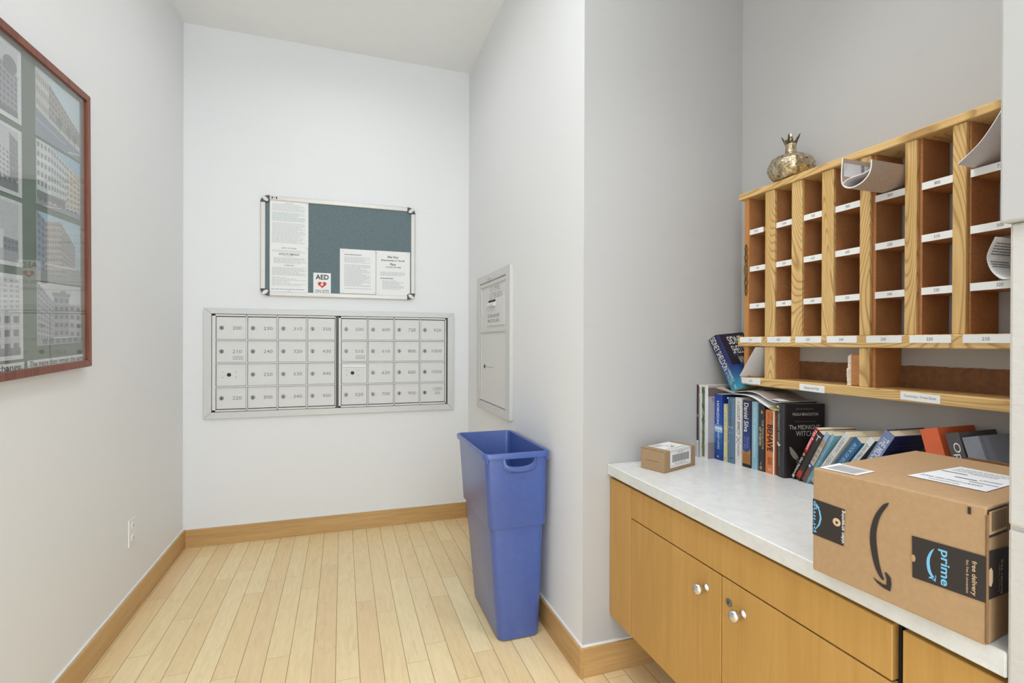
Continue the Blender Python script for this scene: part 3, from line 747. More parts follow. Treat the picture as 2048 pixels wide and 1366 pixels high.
# ================================================================== CABINETS AND COUNTER
ZT = .820
def cx(y): return .990+.0127*(y-.5)
def cshear(bm):
    for v in bm.verts: v.co.x += .0127*(v.co.y-.5)
    return bm
ct = nb(); prism(ct, [(.994, YP-.0008, ZT-.041), (.979, 1.04, ZT-.041), (.977, .4896, ZT-.041), (XS-.0008, .4896, ZT-.041), (XS-.0008, YP-.0008, ZT-.041)], (0, 0, .041), .0025)
obj('countertop', ct, M['quartz'], None, 'long white speckled stone countertop on the wall cabinets, under the pigeonhole shelf', 'countertop')
XF0 = .990; TH = .019
cb1 = root('wall_cabinet', (1.3, 1.21, .222), 'long orange maple wall-hung cabinet with two knobbed doors beside the pillar', 'cabinet')
obj('body', cshear(box(nb(), XF0+TH+.001, XS-.03, .666, YP-.002, .232, ZT-.042)), M['darkgap'], cb1)
obj('bottom_panel', cshear(box(nb(), XF0+TH+.001, XS-.03, .668, YP-.004, .224, .2315)), M['cab'], cb1)
def front(y0, y1, z0, z1): return cshear(box(nb(), XF0, XF0+TH, y0, y1, z0, z1, .0015))
obj('filler_panel', front(1.601, YP-.002, .222, .765), M['cab'], cb1)
obj('drawer_front', front(.670, 1.598, .657, .765), M['cab'], cb1)
d1 = obj('door', front(1.1315, 1.598, .224, .653), M['cab'], cb1); d2 = obj('door', front(.670, 1.1285, .224, .653), M['cab'], cb1)
def knob(y, z, par):
    b = lathe(nb(), [(.012, 0), (.0115, .002), (.0065, .005), (.006, .012), (.0085, .016), (.0145, .021), (.0165, .028), (.0155, .034), (.011, .039), (.004, .0415), (0, .042)], (cx(y), y, z), (-1, 0, 0), 24)
    obj('knob', b, M['knob'], par, smooth=True)
knob(1.192, .592, d1); knob(1.049, .588, d2)
kh = lathe(nb(), [(.011, 0), (.011, .002), (.008, .0028), (0, .0028)], (cx(1.1), 1.100, .594), (-1, 0, 0), 18)
ko = obj('lock', kh, M['lock'], d2, smooth=True, autos=40)
obj('keyhole', box(nb(), cx(1.1)-.0034, cx(1.1)-.0026, 1.099, 1.1025, .590, .599), M['darkgap'], ko)
cb2 = root('wall_cabinet', (1.3, .57, .222), 'short orange maple cabinet end squeezed between long cabinet and block column', 'cabinet')
obj('body', cshear(box(nb(), XF0+TH+.001, XS-.03, .4905, .660, .232, ZT-.042)), M['darkgap'], cb2)
obj('door', front(.4905, .6515, .224, .765), M['cab'], cb2)

# ================================================================== PIGEONHOLE SHELF
XF = 1.529
ph = root('pigeonhole_shelf', (1.59, 1.2, 1.134), 'oak fronted brown fibreboard pigeonhole mail shelf hung on the niche wall', 'shelf')
Y0, Y1 = .712, 1.612
strips = [(1.506, 1.461), (1.387, 1.343), (1.267, 1.224), (1.136, 1.103), (1.004, .972), (.885, .854)]
obj('top_board', box(nb(), XF-.008, XS-.001, Y0-.02, 1.636, 1.876, 1.899, .002), M['oak_y'], ph)
obj('middle_board', box(nb(), XF-.009, XS-.001, Y0-.02, 1.637, 1.287, 1.325, .003), M['oak_y'], ph)
obj('bottom_board', box(nb(), XF-.009, XS-.001, Y0-.02, 1.637, 1.134, 1.165, .003), M['oak_y'], ph)
for z0, z1 in ((1.325, 1.876), (1.165, 1.287)):
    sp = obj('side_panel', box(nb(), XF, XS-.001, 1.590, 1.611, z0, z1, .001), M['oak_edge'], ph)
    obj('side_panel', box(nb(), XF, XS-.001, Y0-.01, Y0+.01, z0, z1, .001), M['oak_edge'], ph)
    obj('side_lining', box(nb(), XF+.004, XS-.001, 1.5885, 1.5899, z0, z1), M['fiber'], ph)
DF = [1.4605, 1.3425, 1.2235, 1.093, .964, .849]
for (a, b), df in zip(strips, DF):
    obj('front_strip', box(nb(), XF-.002, XF+.010, b, a, 1.325, 1.876, .0015), M['oak_z'], ph)
    obj('divider', box(nb(), XF+.0102, XS-.004, df, df+.014, 1.325, 1.876), M['fiber'], ph)
for k in (0, 3):
    a, b = strips[k]; df = DF[k]
    obj('front_strip', box(nb(), XF-.002, XF+.010, b, a, 1.165, 1.287, .0015), M['oak_z'], ph)
    obj('divider', box(nb(), XF+.0102, XS-.004, df, df+.014, 1.165, 1.287), M['fiber'], ph)
shz = [1.7385, 1.5925, 1.4455]
edges = [1.5884]+[v for s_, df in zip(strips, DF) for v in (s_[0], df)]+[Y0+.0102]
cells = [(edges[2*i], edges[2*i+1]) for i in range(7)]
labs = [['1020', '1000', '920', '900', '820', '800', '720'], ['700', '620', '610', '600', '520', '510', '500'], ['450', '440', '430', '350', '340', '330', '320'], ['310', '300', '250', '240', '230', '220', '210']]
for r, z in enumerate(shz):
    for c, (ya, yb) in enumerate(cells):
        yl = yb+.003 if c < 6 else yb
        ya2 = ya-.0003
        s_ = obj('shelf', box(nb(), XF+.006, XS-.004, (DF[c]+.0143 if c < 6 else yb), ya2, z-.0085, z+.0085), M['shelfwood'], ph)
        le = (ya-.001, yb+.001)
        if r == 0 and c == 0: le = (ya+.003, yb+.015)
        lb = obj('label_strip', box(nb(), XF+.0045, XF+.006, le[1], le[0], z-.0095, z+.0105), M['paper'], s_)
        p = Print((XF+.0045, le[0], z-.0095), (0, le[1]-le[0], 0), (0, 0, .02)); 
        p.text(labs[r][c], .5, .52, .0046*len(labs[r][c]), .0082, 0, (110, 108, 106), .0); p.build('number_text', lb)
mid = [(1.632, 1.553), (1.536, 1.452), (1.436, 1.362), (1.343, 1.243), (1.225, 1.083), (1.064, .975), (.932, .76)]
mid = []
for x0, x1 in ((1480.5, 1523), (1535, 1581), (1591, 1642.5), (1654, 1714), (1733, 1804), (1819.5, 1903), (1926, 2022)):
    def yof(x):
        d = fw2+r3*((x-1024)/f_px); return 1.52*d.y/d.x
    mid.append((yof(x0), yof(x1)))
for c, (a, b) in enumerate(mid):
    lb = obj('label_strip', box(nb(), XF-.0105, XF-.009, b, a, 1.302, 1.3235), M['paper'], ph)
    p = Print((XF-.0105, a, 1.302), (0, b-a, 0), (0, 0, .0215)); p.text(labs[3][c], .5, .5, .0155, .0085, 0, (110, 108, 106), .0); p.build('number_text', lb)
def lowlab(x0, x1, s, w, dz=0, tilt=0):
    a, b = yof(x0), yof(x1); z0 = 1.139+dz
    o = obj('label_strip', obox(nb(), (XF-.0105, a, z0), (0, b-a, tilt), (.0014, 0, 0), (0, 0, .023)), M['paper'], ph)
    p = Print((XF-.0105, a, z0), (0, b-a, tilt), (0, 0, .023)); p.text(s, .5, .5, w, .009, 0, (140, 138, 134), 0); p.build('label_text', o)
lowlab(1484, 1521, '200', .018, .001); lowlab(1600, 1650, 'Returned Mail', .055, -.003, -.002); lowlab(1802, 1882, 'Concierge / Front Desk', .082, .001, -.002)
bmk = nb(); rn = random.Random(3)
def ragged(y0, y1, z, n=90, amp=.0012): return [(XS-.004, y0+(y1-y0)*i/n, z+rn.uniform(-amp, amp)) for i in range(n+1)]
prism(bmk, [(XS-.004, 1.5885, 1.165), (XS-.004, Y0+.011, 1.165)]+ragged(Y0+.011, 1.5885, 1.232), (.003, 0, 0))
obj('back_panel', bmk, M['fiberdark'], ph)
obj('back_panel', box(nb(), XS-.004, XS-.002, 1.389, 1.4575, 1.601, 1.727), M['fiberdark'], ph)
obj('back_panel', prism(nb(), [(XS-.004, 1.4575, 1.325), (XS-.004, 1.434, 1.325), (XS-.004, 1.431, 1.37), (XS-.004, 1.437, 1.41), (XS-.004, 1.433, 1.437), (XS-.004, 1.4575, 1.437)], (.002, 0, 0)), M['fiber'], ph)
# broken divider with fluffy torn white edge
def torn():
    bm = nb(); n = 44; rows = []; m_ = 9; rn = random.Random(5); q = 0
    for i in range(n+1):
        t = i/n; z = 1.1655+(1.266-1.1655)*t; q = q*.7+rn.uniform(-.0016, .0016)
        xo = 1.532+q-.004*(t < .55)+.012*max(0, t-.93)/.07
        w = .0075*(1-.35*max(0, t-.9)/.1)+q*.6
        r = [(1.552, 1.1745+w, z)]+[(xo+.012*(1-math.sin(math.pi*k/(m_-1)))+rn.uniform(-.001, .001), 1.1745+w-2*w*k/(m_-1), z) for k in range(m_)]+[(1.552, 1.1745-w, z)]
        rows.append(r)
    g = [[bm.verts.new(p_) for p_ in r_] for r_ in rows]; k = len(g[0])
    for a, b in zip(g, g[1:]):
        for i in range(k): bm.faces.new([a[i], a[(i+1) % k], b[(i+1) % k], b[i]])
    bm.faces.new(g[0][::-1]); bm.faces.new(g[-1]); bmesh.ops.recalc_face_normals(bm, faces=bm.faces[:]); return bm
td = obj('torn_divider', box(nb(), 1.536, XS-.0045, 1.1375, 1.1705, 1.1652, 1.266, .004), M['fiber'], ph, label='broken fibreboard divider')
obj('torn_edge', torn(), M['torn'], td, label='fluffy white torn edge')
# brass escutcheon
es = nb(); ye = 1.6005; ex = XF-.0005
def plate(zc, rz, ry):
    prism(es, [(ex, ye+ry*math.cos(2*math.pi*i/16), zc+rz*math.sin(2*math.pi*i/16)) for i in range(16)], (-.0025, 0, 0))
plate(1.592, .026, .0105)
for sgn in (1, -1):
    for k, (dz, rz, ry) in enumerate(((.032, .008, .007), (.050, .014, .0095), (.068, .007, .006), (.083, .011, .008), (.097, .006, .0045))):
        z = 1.592+sgn*dz
        for w in (0,):
            n = 14; o_ = [(ex, ye+ry*math.cos(2*math.pi*i/n), z+rz*math.sin(2*math.pi*i/n)) for i in range(n)]; q_ = [(ex, ye+ry*.45*math.cos(2*math.pi*i/n), z+rz*.5*math.sin(2*math.pi*i/n)) for i in range(n)]
            for i in range(n):
                j = (i+1) % n; prism(es, [o_[i], o_[j], q_[j], q_[i]], (-.0025, 0, 0))
obj('escutcheon', es, M['brass'], ph, label='antique brass keyhole plate')

# ---------------- things in and on the shelf
vs_ = root('pomegranate_vase', (1.576, 1.43, 1.899), 'small mottled silver glass pomegranate vase with crown neck atop the shelf', 'vase')
prof = [(.0, .0), (.035, .0), (.055, .006), (.070, .022), (.078, .042), (.077, .060), (.068, .078), (.050, .090), (.030, .098), (.021, .103), (.018, .110), (.0175, .128), (.0195, .137)]
obj('body', lathe(nb(), prof, (1.570, 1.43, 1.8992), n=48, ribs=10, ramp=.02, cap=False), M['mercury'], vs_, smooth=True)
cr_ = nb()
n = 30; ring = []; 
for i in range(n):
    a = 2*math.pi*i/n; pk = abs(math.cos(a*2.5)); up = .139+.030*pk**2; rad = .0195+.014*pk**2
    ring.append((a, up, rad))
g0 = [cr_.verts.new((1.570+.0193*math.cos(a), 1.43+.0193*math.sin(a), 1.8992+.135)) for a, u_, r_q in ring]
g1 = [cr_.verts.new((1.570+rq*math.cos(a), 1.43+rq*math.sin(a), 1.8992+u_)) for a, u_, rq in ring]
for i in range(n): cr_.faces.new([g0[i], g0[(i+1) % n], g1[(i+1) % n], g1[i]])
bmesh.ops.solidify(cr_, geom=cr_.faces[:], thickness=.002)
obj('crown', cr_, M['mercury'], vs_, smooth=True)

mg = root('folded_magazine', (1.5, 1.05, 1.752), 'curled folded magazine sticking out of the pigeonhole above the 820 label', 'magazine')
outer = smoothline([(0, 1.097, 1.848), (0, 1.1005, 1.81), (0, 1.099, 1.775), (0, 1.085, 1.757), (0, 1.062, 1.752), (0, 1.037, 1.758), (0, 1.018, 1.773), (0, 1.010, 1.792), (0, 1.0085, 1.815)], 4)
innr = smoothline([(0, 1.012, 1.792), (0, 1.035, 1.786), (0, 1.065, 1.785), (0, 1.088, 1.781), (0, 1.096, 1.770), (0, 1.086, 1.760)], 4)
X0m, X1m = 1.402, 1.625
def ext(prof_, xa, xb, th, d=0):
    return sheet(nb(), [[(xa+(xb-xa)*k/4+0*1, p_[1]-(.0 if k == 0 else .0), p_[2]) for p_ in prof_] for k in range(5)], th)
obj('outer_cover', ext(outer, X0m, X1m, .0035), M['newsprint'], mg, smooth=True, autos=50)
obj('page_fold', ext(innr, X0m+.002, X1m, .0025), M['papergrey'], mg, smooth=True, autos=50)
p = Print((X0m+.004, 1.0955, 1.80), (.115, 0, 0), (0, 0, .046), .0006)
p.n = V((0, -1, 0)); p.rect(0, -.1, 1, 1, (222, 220, 220)); p.bars(.62, .2, .74, .8, 10, (60, 60, 60), True); p.lines(.8, .15, .97, .8, 8, (130, 130, 130)); p.lines(.06, .3, .1, .9, 8, (170, 170, 170)); p.build('page_print', mg)
obj('page_edge', ext([(0, q[1]-.0012, q[2]) for q in outer], X0m-.0012, X0m-.0002, .0030), M['paper'], mg)

def env(name, label, rows, th=.0018, mat='papergrey', cat='envelope'):
    return obj(name, sheet(nb(), rows, th), M[mat], None, label, cat, smooth=True, autos=40)
env('envelope', 'white bulging envelope standing in the top right pigeonhole marked 720',
    [smoothline([(1.470+.0*k, .842, 1.7535), (1.482, .805, 1.792), (1.492, .783, 1.83), (1.502, .768, 1.866)], 4),
     smoothline([(1.535, .842, 1.753), (1.54, .81, 1.776), (1.55, .785, 1.815), (1.56, .765, 1.855)], 4),
     smoothline([(1.63, .842, 1.752), (1.63, .81, 1.766), (1.63, .785, 1.80), (1.63, .765, 1.84)], 4)])
env('envelope', 'white envelope leaning in the bottom left compartment above the 200 label',
    [[(1.500, 1.603, 1.170), (1.500, 1.562, 1.229), (1.500, 1.523, 1.284)], [(1.56, 1.584, 1.1675), (1.56, 1.55, 1.227), (1.56, 1.513, 1.285)], [(1.64, 1.578, 1.1665), (1.64, 1.545, 1.225), (1.64, 1.513, 1.284)]])
def curl():
    prof_ = smoothline([(0, .777, 1.560), (0, .788, 1.535), (0, .794, 1.511), (0, .786, 1.480), (0, .768, 1.458), (0, .752, 1.456), (0, .740, 1.470), (0, .736, 1.49)], 4)
    rl = root('rolled_letter', (1.56, .77, 1.4555), 'curled printed letter rolled up in the pigeonhole above the 320 label', 'letter')
    obj('sheet', sheet(nb(), [[(1.498+.13*k/3+(.0 if i < 18 else (i-18)*.002), q[1], q[2]) for i, q in enumerate(prof_)] for k in range(4)], .0008), M['paper'], rl, smooth=True)
    pr = Print((1.50, .7915, 1.46), (.1, 0, 0), (0, 0, .1), .0003); pr.n = V((0, -1, 0))
    prof2 = [(q[1], q[2]) for q in prof_[:18]]
    # text rows follow the curved inner surface
    rows = [z for z in [1.546-.0062*i for i in range(14)] if not (1.508 < z < 1.516)]
    for z in rows:
        y = min(prof2, key=lambda q: abs(q[1]-z))[0]-.0018
        x = 1.508
        P = []; F = []
        while x < 1.575:
            w = random.uniform(.003, .009); k = len(P)
            P += [V((x, y, z-.0011)), V((x+w, y, z-.0011)), V((x+w, y, z+.0011)), V((x, y, z+.0011))]; F.append((k, k+1, k+2, k+3)); x += w+.0015
        pr._add(P, F, (90, 90, 96))
    pr.build('printing', rl)
curl()

# ================================================================== BOOKS
def book(name, label, O, A, T, D, h, th, dp, col, hard=False, sp=None, cv=None, group='books on the counter', cat='book', pagecol='pages', gloss=True, rnd=0):
    O, A, T, D = V(O), V(A).normalized(), V(T).normalized(), V(D).normalized()
    b = root(name, O, label, cat, group); c = .0022 if hard else .0006; ov = .003 if hard else 0
    bm = nb()
    if rnd:   # rounded spine
        pts = [O+T*(th/2-th/2*math.cos(math.pi*i/8))-D*(rnd*math.sin(math.pi*i/8)) for i in range(9)]
        pts += [O+T*th+D*c, O+D*c]; prism(bm, pts, A*h)
        obox(bm, O+D*c, D*(dp-c), T*c, A*h); obox(bm, O+T*(th-c)+D*c, D*(dp-c), T*c, A*h)
    else:
        obox(bm, O, D*c, T*th, A*h); obox(bm, O+D*c, D*(dp-c), T*c, A*h); obox(bm, O+T*(th-c)+D*c, D*(dp-c), T*c, A*h)
    obj('cover', bm, cmat(col, .4 if gloss else .6), b)
    obj('page_block', obox(nb(), O+D*(c+.0002)+T*(c+.0001)+A*ov, D*(dp-c-ov-.001), T*(th-2*c-.0002), A*(h-2*ov-.0004)), M[pagecol], b)
    if sp:
        p = Print(O-D*rnd, T*th, A*h, .0004)
        if rnd: p.o = O-D*(rnd+.0002)
        p.th, p.hh = th, h; sp(p); p.build('spine_print', b, M['gloss_ink'] if gloss else M['ink'])
    if cv:
        p = Print(O+T*th, D*dp, A*h, .0004); p.hh = h; p.dp = dp; cv(p); p.build('cover_print', b, M['gloss_ink'] if gloss else M['ink'])
    return b
up = (0, 0, 1); TY = (0, -1, 0); DX = (1, 0, 0); DN = -math.pi/2
def stand(name, label, x, ya, yb, ztop, col, **k):
    g = .0006
    return book(name, label, (x, ya-g, ZT+.0004), up, TY, DX, ztop-ZT, ya-yb-2*g, min(k.pop('dp', .16), XS-.002-x), col, **k)
W_ = (238, 238, 236); K_ = (34, 32, 34)
def sA(p): p.rect(0, .23, .62, 1, (62, 52, 48)); p.rect(.62, 0, .7, 1, (70, 60, 56)); p.rect(.75, .87, .95, .97, (190, 92, 60)); p.rect(.85, 0, 1, .85, (58, 50, 58)); p.rect(0, .58, .62, .585, (200, 200, 200)); p.rect(0, .55, .62, .58, (150, 100, 80))
stand('magazine', 'thin magazine with dark brown and white spine against the pillar', 1.419, 1.757, 1.737, 1.124, (224, 222, 222), sp=sA, group='magazines at the pillar end of the books', cat='magazine')
def sG(p):
    p.rect(.08, .02, .92, .98, (104, 118, 84)); rg = random.Random(2)
    for _ in range(46): y = rg.random(); p.ell(.12+.76*rg.random(), .04+.92*y, .1, .022, rg.choice([(70, 86, 52), (150, 150, 60), (196, 200, 190), (176, 166, 56), (60, 70, 50)]) if y < .7 else rg.choice([(60, 78, 46), (90, 110, 66), (50, 60, 44)]), 8)
stand('magazine', 'magazine with a leafy green and yellow photographic spine', 1.428, 1.7345, 1.716, 1.122, (222, 222, 218), sp=sG, group='magazines at the pillar end of the books', cat='magazine')
def cT(p):
    p.rect(0, 0, 1, 1, (176, 168, 170)); p.rect(0, .85, 1, .97, (120, 104, 100)); p.text('The', .22, .80, .035, .016, 0, (44, 40, 42)); p.rect(0, 0, 1, .22, (150, 138, 140)); p.ell(.34, .6, .06, .03, (214, 214, 218))
stand('magazine', 'white edged magazine with a grey photo cover beside the blue paperback', 1.432, 1.7155, 1.7025, 1.123, (232, 232, 232), cv=cT, group='magazines at the pillar end of the books', cat='magazine')
def sH(p):
    grad(p, 0, 0, 1, .42, (30, 66, 140), (60, 120, 190), 5); grad(p, 0, .42, 1, .5, (150, 190, 226), (226, 236, 244), 3); grad(p, 0, .5, 1, .56, (120, 170, 214), (50, 100, 184), 2); grad(p, 0, .56, 1, 1, (40, 88, 178), (42, 76, 164), 4)
    p.text('HORIZON', .42, .72, .095, .0135, DN, W_, .012); p.text('BARRY LOPEZ', .5, .3, .075, .009, DN, W_, .012); p.text('][', .45, .05, .010, .011, DN, W_)
stand('paperback_book', 'royal blue paperback with white HORIZON lettering', 1.4645, 1.701, 1.6555, 1.089, (36, 66, 148), sp=sH)
def sY(p): p.text('A FIELD GUIDE', .5, .6, .12, .007, DN, (150, 140, 90)); p.rect(0, .02, 1, .03, (190, 180, 120)); p.text('N', .5, .06, .008, .008, 0, (90, 80, 50))
stand('paperback_book', 'short pale yellow paperback between two blue books', 1.468, 1.654, 1.637, 1.053, (222, 212, 166), sp=sY)
def sB(p):
    p.rect(0, .46, 1, .465, (150, 172, 190)); p.rect(.1, .53, .9, .56, (150, 166, 180)); p.text('THE BIG BOOK', .5, .72, .11, .013, DN, (70, 96, 120)); p.poly([(0, .3), (.5, .36), (.2, .3)], (170, 160, 160)); p.rect(.5, .07, .9, .09, (60, 90, 120)); p.rect(0, .97, .2, 1, (210, 222, 220))
stand('hardback_book', 'worn slate blue hardback with faint dark lettering', 1.474, 1.6365, 1.600, 1.082, (98, 124, 148), hard=True, rnd=.004, sp=sB, gloss=False)
def sL(p):
    p.text('LOCUST EFFECT', .55, .67, .115, .014, DN, (46, 44, 46), .01); p.text('THE', .5, .93, .012, .008, 0, (90, 90, 90)); p.text('X', .5, .37, .026, .026, 0, (60, 58, 60), -.02); p.text('HAUGEN', .55, .23, .05, .008, DN, (70, 70, 72))
    for y in (.04, .5, .9): p.rect(0, y, 1, y+.003, (170, 166, 164))
stand('hardback_book', 'white hardback with black spine lettering beside the navy paperback', 1.475, 1.598, 1.5655, 1.085, (226, 222, 216), sp=sL, hard=True, gloss=False)
def sD(p):
    p.rect(0, 0, 1, 1, (52, 54, 74)); grad(p, 0, .2, 1, .72, (60, 78, 140), (50, 60, 100), 5); p.poly([(0, .05), (1, .05), (1, .28), (.55, .22), (0, .25)], (178, 122, 58))
    for i in range(6): p.rect(.05+.16*i, .06, .1+.16*i, .2, (128, 84, 44))
    p.rect(0, 0, 1, .05, (40, 34, 40)); p.text('Daniel Silva', .45, .74, .112, .022, DN, W_, .005); p.text('Portrait', .66, .37, .045, .013, DN, (150, 160, 220), -.01, .3); p.text('of a Spy', .3, .36, .05, .012, DN, (150, 160, 220), -.01, .3)
stand('paperback_book', 'navy paperback with white Daniel Silva lettering and orange foot', 1.480, 1.5635, 1.523, 1.079, (48, 50, 70), sp=sD)
def sLB(p): p.text('CONVERSATION', .5, .42, .12, .008, DN, (226, 238, 242)); p.text('JULIA', .5, .8, .06, .009, DN, (200, 222, 230))
stand('paperback_book', 'pale sky blue paperback with faint white lettering', 1.483, 1.5215, 1.494, 1.077, (148, 186, 202), sp=sLB)
def sBK(p):
    p.text('THE TRANSLATOR', .68, .55, .11, .009, DN, (206, 184, 130)); p.text('OF THIEVES', .25, .52, .07, .009, DN, (224, 214, 170), .01)
    for a_ in (.2, .6, 1.0, 1.4): p.poly([(.4, .86), (.4+.3*math.cos(a_), .86+.05*math.sin(a_)+.01), (.45+.3*math.cos(a_), .86+.05*math.sin(a_))], (216, 190, 66))
    p.ell(.4, .05, .2, .026, (206, 176, 60)); p.ell(.4, .05, .1, .013, (40, 40, 44)); p.poly([(.3, .1), (.55, .16), (.4, .09)], (200, 176, 80))
stand('paperback_book', 'black paperback with yellow leaf and ring ornaments', 1.487, 1.492, 1.463, 1.070, (50, 50, 56), sp=sBK)
def sO(p):
    p.text('BEHAVE', .5, .56, .098, .026, DN, (50, 40, 38), .03); p.text('ROBERT M.', .7, .86, .044, .010, DN, (90, 50, 36), .0); p.text('SAPOLSKY', .35, .86, .044, .010, DN, (90, 50, 36), .0)
    p.rect(.84, 0, 1, 1, (236, 232, 226)); p.lines(.25, .14, .75, .26, 10, (150, 84, 50), .5); p.ell(.5, .065, .14, .018, (226, 222, 216)); p.ell(.5, .065, .06, .012, (60, 50, 46))
stand('paperback_book', 'thick orange BEHAVE paperback with white page edge showing', 1.489, 1.4615, 1.4195, 1.053, (222, 124, 62), sp=sO)
# the black hardback, turned a little so its cover shows
ph_ = math.radians(14); D14 = V((math.cos(ph_), -math.sin(ph_), 0)); T14 = V((-math.sin(ph_), -math.cos(ph_), 0))
def sM(p):
    c_ = (190, 190, 194)
    p.text('The MIDNIGHT WITCH', .42, .70, .135, .012, DN, c_, .0); p.text('PAULA BRACKSTON', .5, .3, .08, .008, DN, (150, 150, 156)); p.ell(.3, .95, .16, .014, (224, 224, 226)); p.poly([(.2, .47), (.7, .44), (.5, .41), (.35, .42)], (220, 220, 222))
def cM(p):
    c_ = (196, 190, 186)
    p.rect(0, 0, 1, 1, (40, 34, 34)); p.rect(.02, 0, .04, 1, (62, 58, 60)); p.text('NEW YORK TIMES BESTSELLING', .5, .93, .065, .0035, 0, (150, 146, 142)); p.text('PAULA BRACKSTON', .52, .86, .095, .010, 0, c_)
    p.rect(.25, .76, .78, .763, (140, 136, 132)); p.text('The MIDNIGHT', .5, .685, .115, .016, 0, c_); p.text('WITCH', .5, .60, .065, .018, 0, c_)
    p.poly([(.12, .42), (.16, .42), (.3, .33), (.36, .27), (.3, .24), (.22, .27), (.15, .33)], (150, 140, 130)); p.poly([(.3, .28), (.4, .22), (.36, .16), (.3, .2)], (110, 92, 84))
book('hardback_book', 'tall black Midnight Witch hardback with its dark cover facing out', (1.497, 1.4175, ZT+.0004), up, T14, D14, .264, .044, .15, (52, 50, 54), hard=True, rnd=.005, sp=sM, cv=cM, group='books on the counter')
# leaning books
def lean(label, y, z, deg, th, col, dp=.14, x=1.492, fz=.974, hard=False, sp=None, cv=None, ph=10, name='paperback_book'):
    y *= fz; z = 1.3-(1.3-z)*fz; t = math.radians(deg); q = math.radians(ph)
    hz = V((-math.sin(q), -math.cos(q), 0)); Dd = V((math.cos(q), -math.sin(q), 0))
    A = V((0, 0, 1))*math.cos(t)+hz*math.sin(t); T = hz*math.cos(t)-V((0, 0, 1))*math.sin(t)
    oz = ZT+.0006+th*math.sin(t); h = (z-oz)/math.cos(t)
    TL = V((x, y, z)); O = TL-A*h
    return book(name, label, O, A, T, Dd, h, th, dp, col, hard, sp, cv, 'leaning books on the counter')
def sR1(p):
    p.rect(0, .55, 1, 1, (200, 44, 42)); p.rect(0, 0, 1, .54, (44, 38, 36)); p.text('Tim Russert', .5, .78, .085, .010, DN, W_, .01); p.ell(.5, .49, .4, .03, (200, 140, 100)); p.text('Our Fathers', .5, .26, .075, .009, DN, W_, .01); p.rect(.1, .02, .9, .08, (214, 214, 210))
lean('narrow red and black leaning paperback with Tim Russert lettering', 1.288, 1.013, 31, .0128, (44, 38, 36), sp=sR1)
def sR2(p):
    p.text('T', .45, .88, .016, .02, 0, W_); p.text('st', .75, .93, .008, .006, 0, W_); p.poly([(.1, .03), (.9, .05), (.9, .16), (.5, .2), (.1, .14)], (196, 62, 46)); p.ell(.6, .22, .3, .04, (120, 80, 66)); p.ell(.6, .22, .22, .028, (52, 44, 42))
lean('black leaning paperback with a white T and red lips at its foot', 1.2785, 1.0045, 31, .0235, (50, 44, 42), sp=sR2)
def sR3(p):
    p.rect(0, .86, 1, 1, (160, 178, 214)); p.rect(0, .72, 1, .86, (176, 156, 134)); p.rect(0, .36, 1, .72, (196, 184, 168)); p.lines(.2, .40, .8, .68, 3, (150, 138, 126), .4); p.rect(.0, .27, 1, .35, (60, 84, 140)); p.rect(0, .29, .5, .33, (226, 226, 226)); p.rect(0, 0, 1, .27, (110, 82, 72)); p.lines(.2, .04, .8, .24, 3, (160, 90, 70), .4)
lean('leaning paperback with a blue sky, sand and brown photo spine', 1.2495, 1.0045, 31, .0172, (150, 130, 116), sp=sR3)
def sR4(p): p.text('O HARA THE ATLANTIC', .5, .5, .17, .009, DN, (90, 140, 160)); p.ell(.5, .04, .25, .018, (60, 110, 130)); p.ell(.5, .04, .14, .010, (150, 196, 210))
lean('light turquoise leaning paperback with a round foot logo', 1.2285, 1.003, 32.5, .0125, (140, 190, 204), sp=sR4)
def sR5(p): p.text('ODYSSEY', .5, .35, .085, .011, DN, (130, 124, 122)); p.text('LIBERTY', .5, .78, .06, .010, DN, (150, 140, 138)); p.rect(.2, .56, .9, .565, (150, 40, 50)); p.ell(.5, .04, .2, .018, (90, 80, 70)); p.ell(.5, .04, .1, .010, (226, 222, 216))
lean('off-white leaning paperback with grey lettering and red dash', 1.181, 1.017, 37.5, .0222, (222, 220, 214), sp=sR5)
def sR6(p): p.text('BOOK OF SECRETS', .5, .65, .12, .011, DN, (180, 210, 226))
lean('deep teal blue leaning paperback with pale lettering', 1.147, 1.006, 38.5, .0262, (46, 104, 150), sp=sR6)
def sR7(p): p.text('Just Mercy', .5, .72, .085, .012, DN, (110, 112, 110), 0)
def cR7(p): p.rect(0, 0, 1, 1, (96, 100, 84)); 
lean('white leaning Just Mercy paperback with an olive cover', 1.101, 1.015, 38.4, .018, (224, 228, 230), sp=sR7, cv=cR7)
def sR8(p): p.rect(0, 0, 1, 1, (122, 138, 176)); p.text('THE MIDCOAST', .5, .68, .12, .020, DN, (222, 226, 234), .01)
def cR8(p):
    p.rect(0, 0, 1, 1, (56, 60, 112)); p.rect(.05, .84, .9, .845, (120, 130, 180)); p.rect(.05, .80, .8, .805, (120, 130, 180)); p.rect(0, .0, 1, .70, (40, 36, 44)); p.text('the author of', .4, .62, .05, .007, 0, (120, 110, 150))
lean('blue hardback leaning with large white THE MIDCO lettering', 1.056, 1.044, 31, .031, (70, 82, 128), hard=True, sp=sR8, cv=cR8, ph=4, name='hardback_book', dp=.145)
lean('plain black book leaning low behind the large carton', .985, .995, 48, .020, (36, 34, 36), ph=0, name='hardback_book', dp=.13, hard=True)
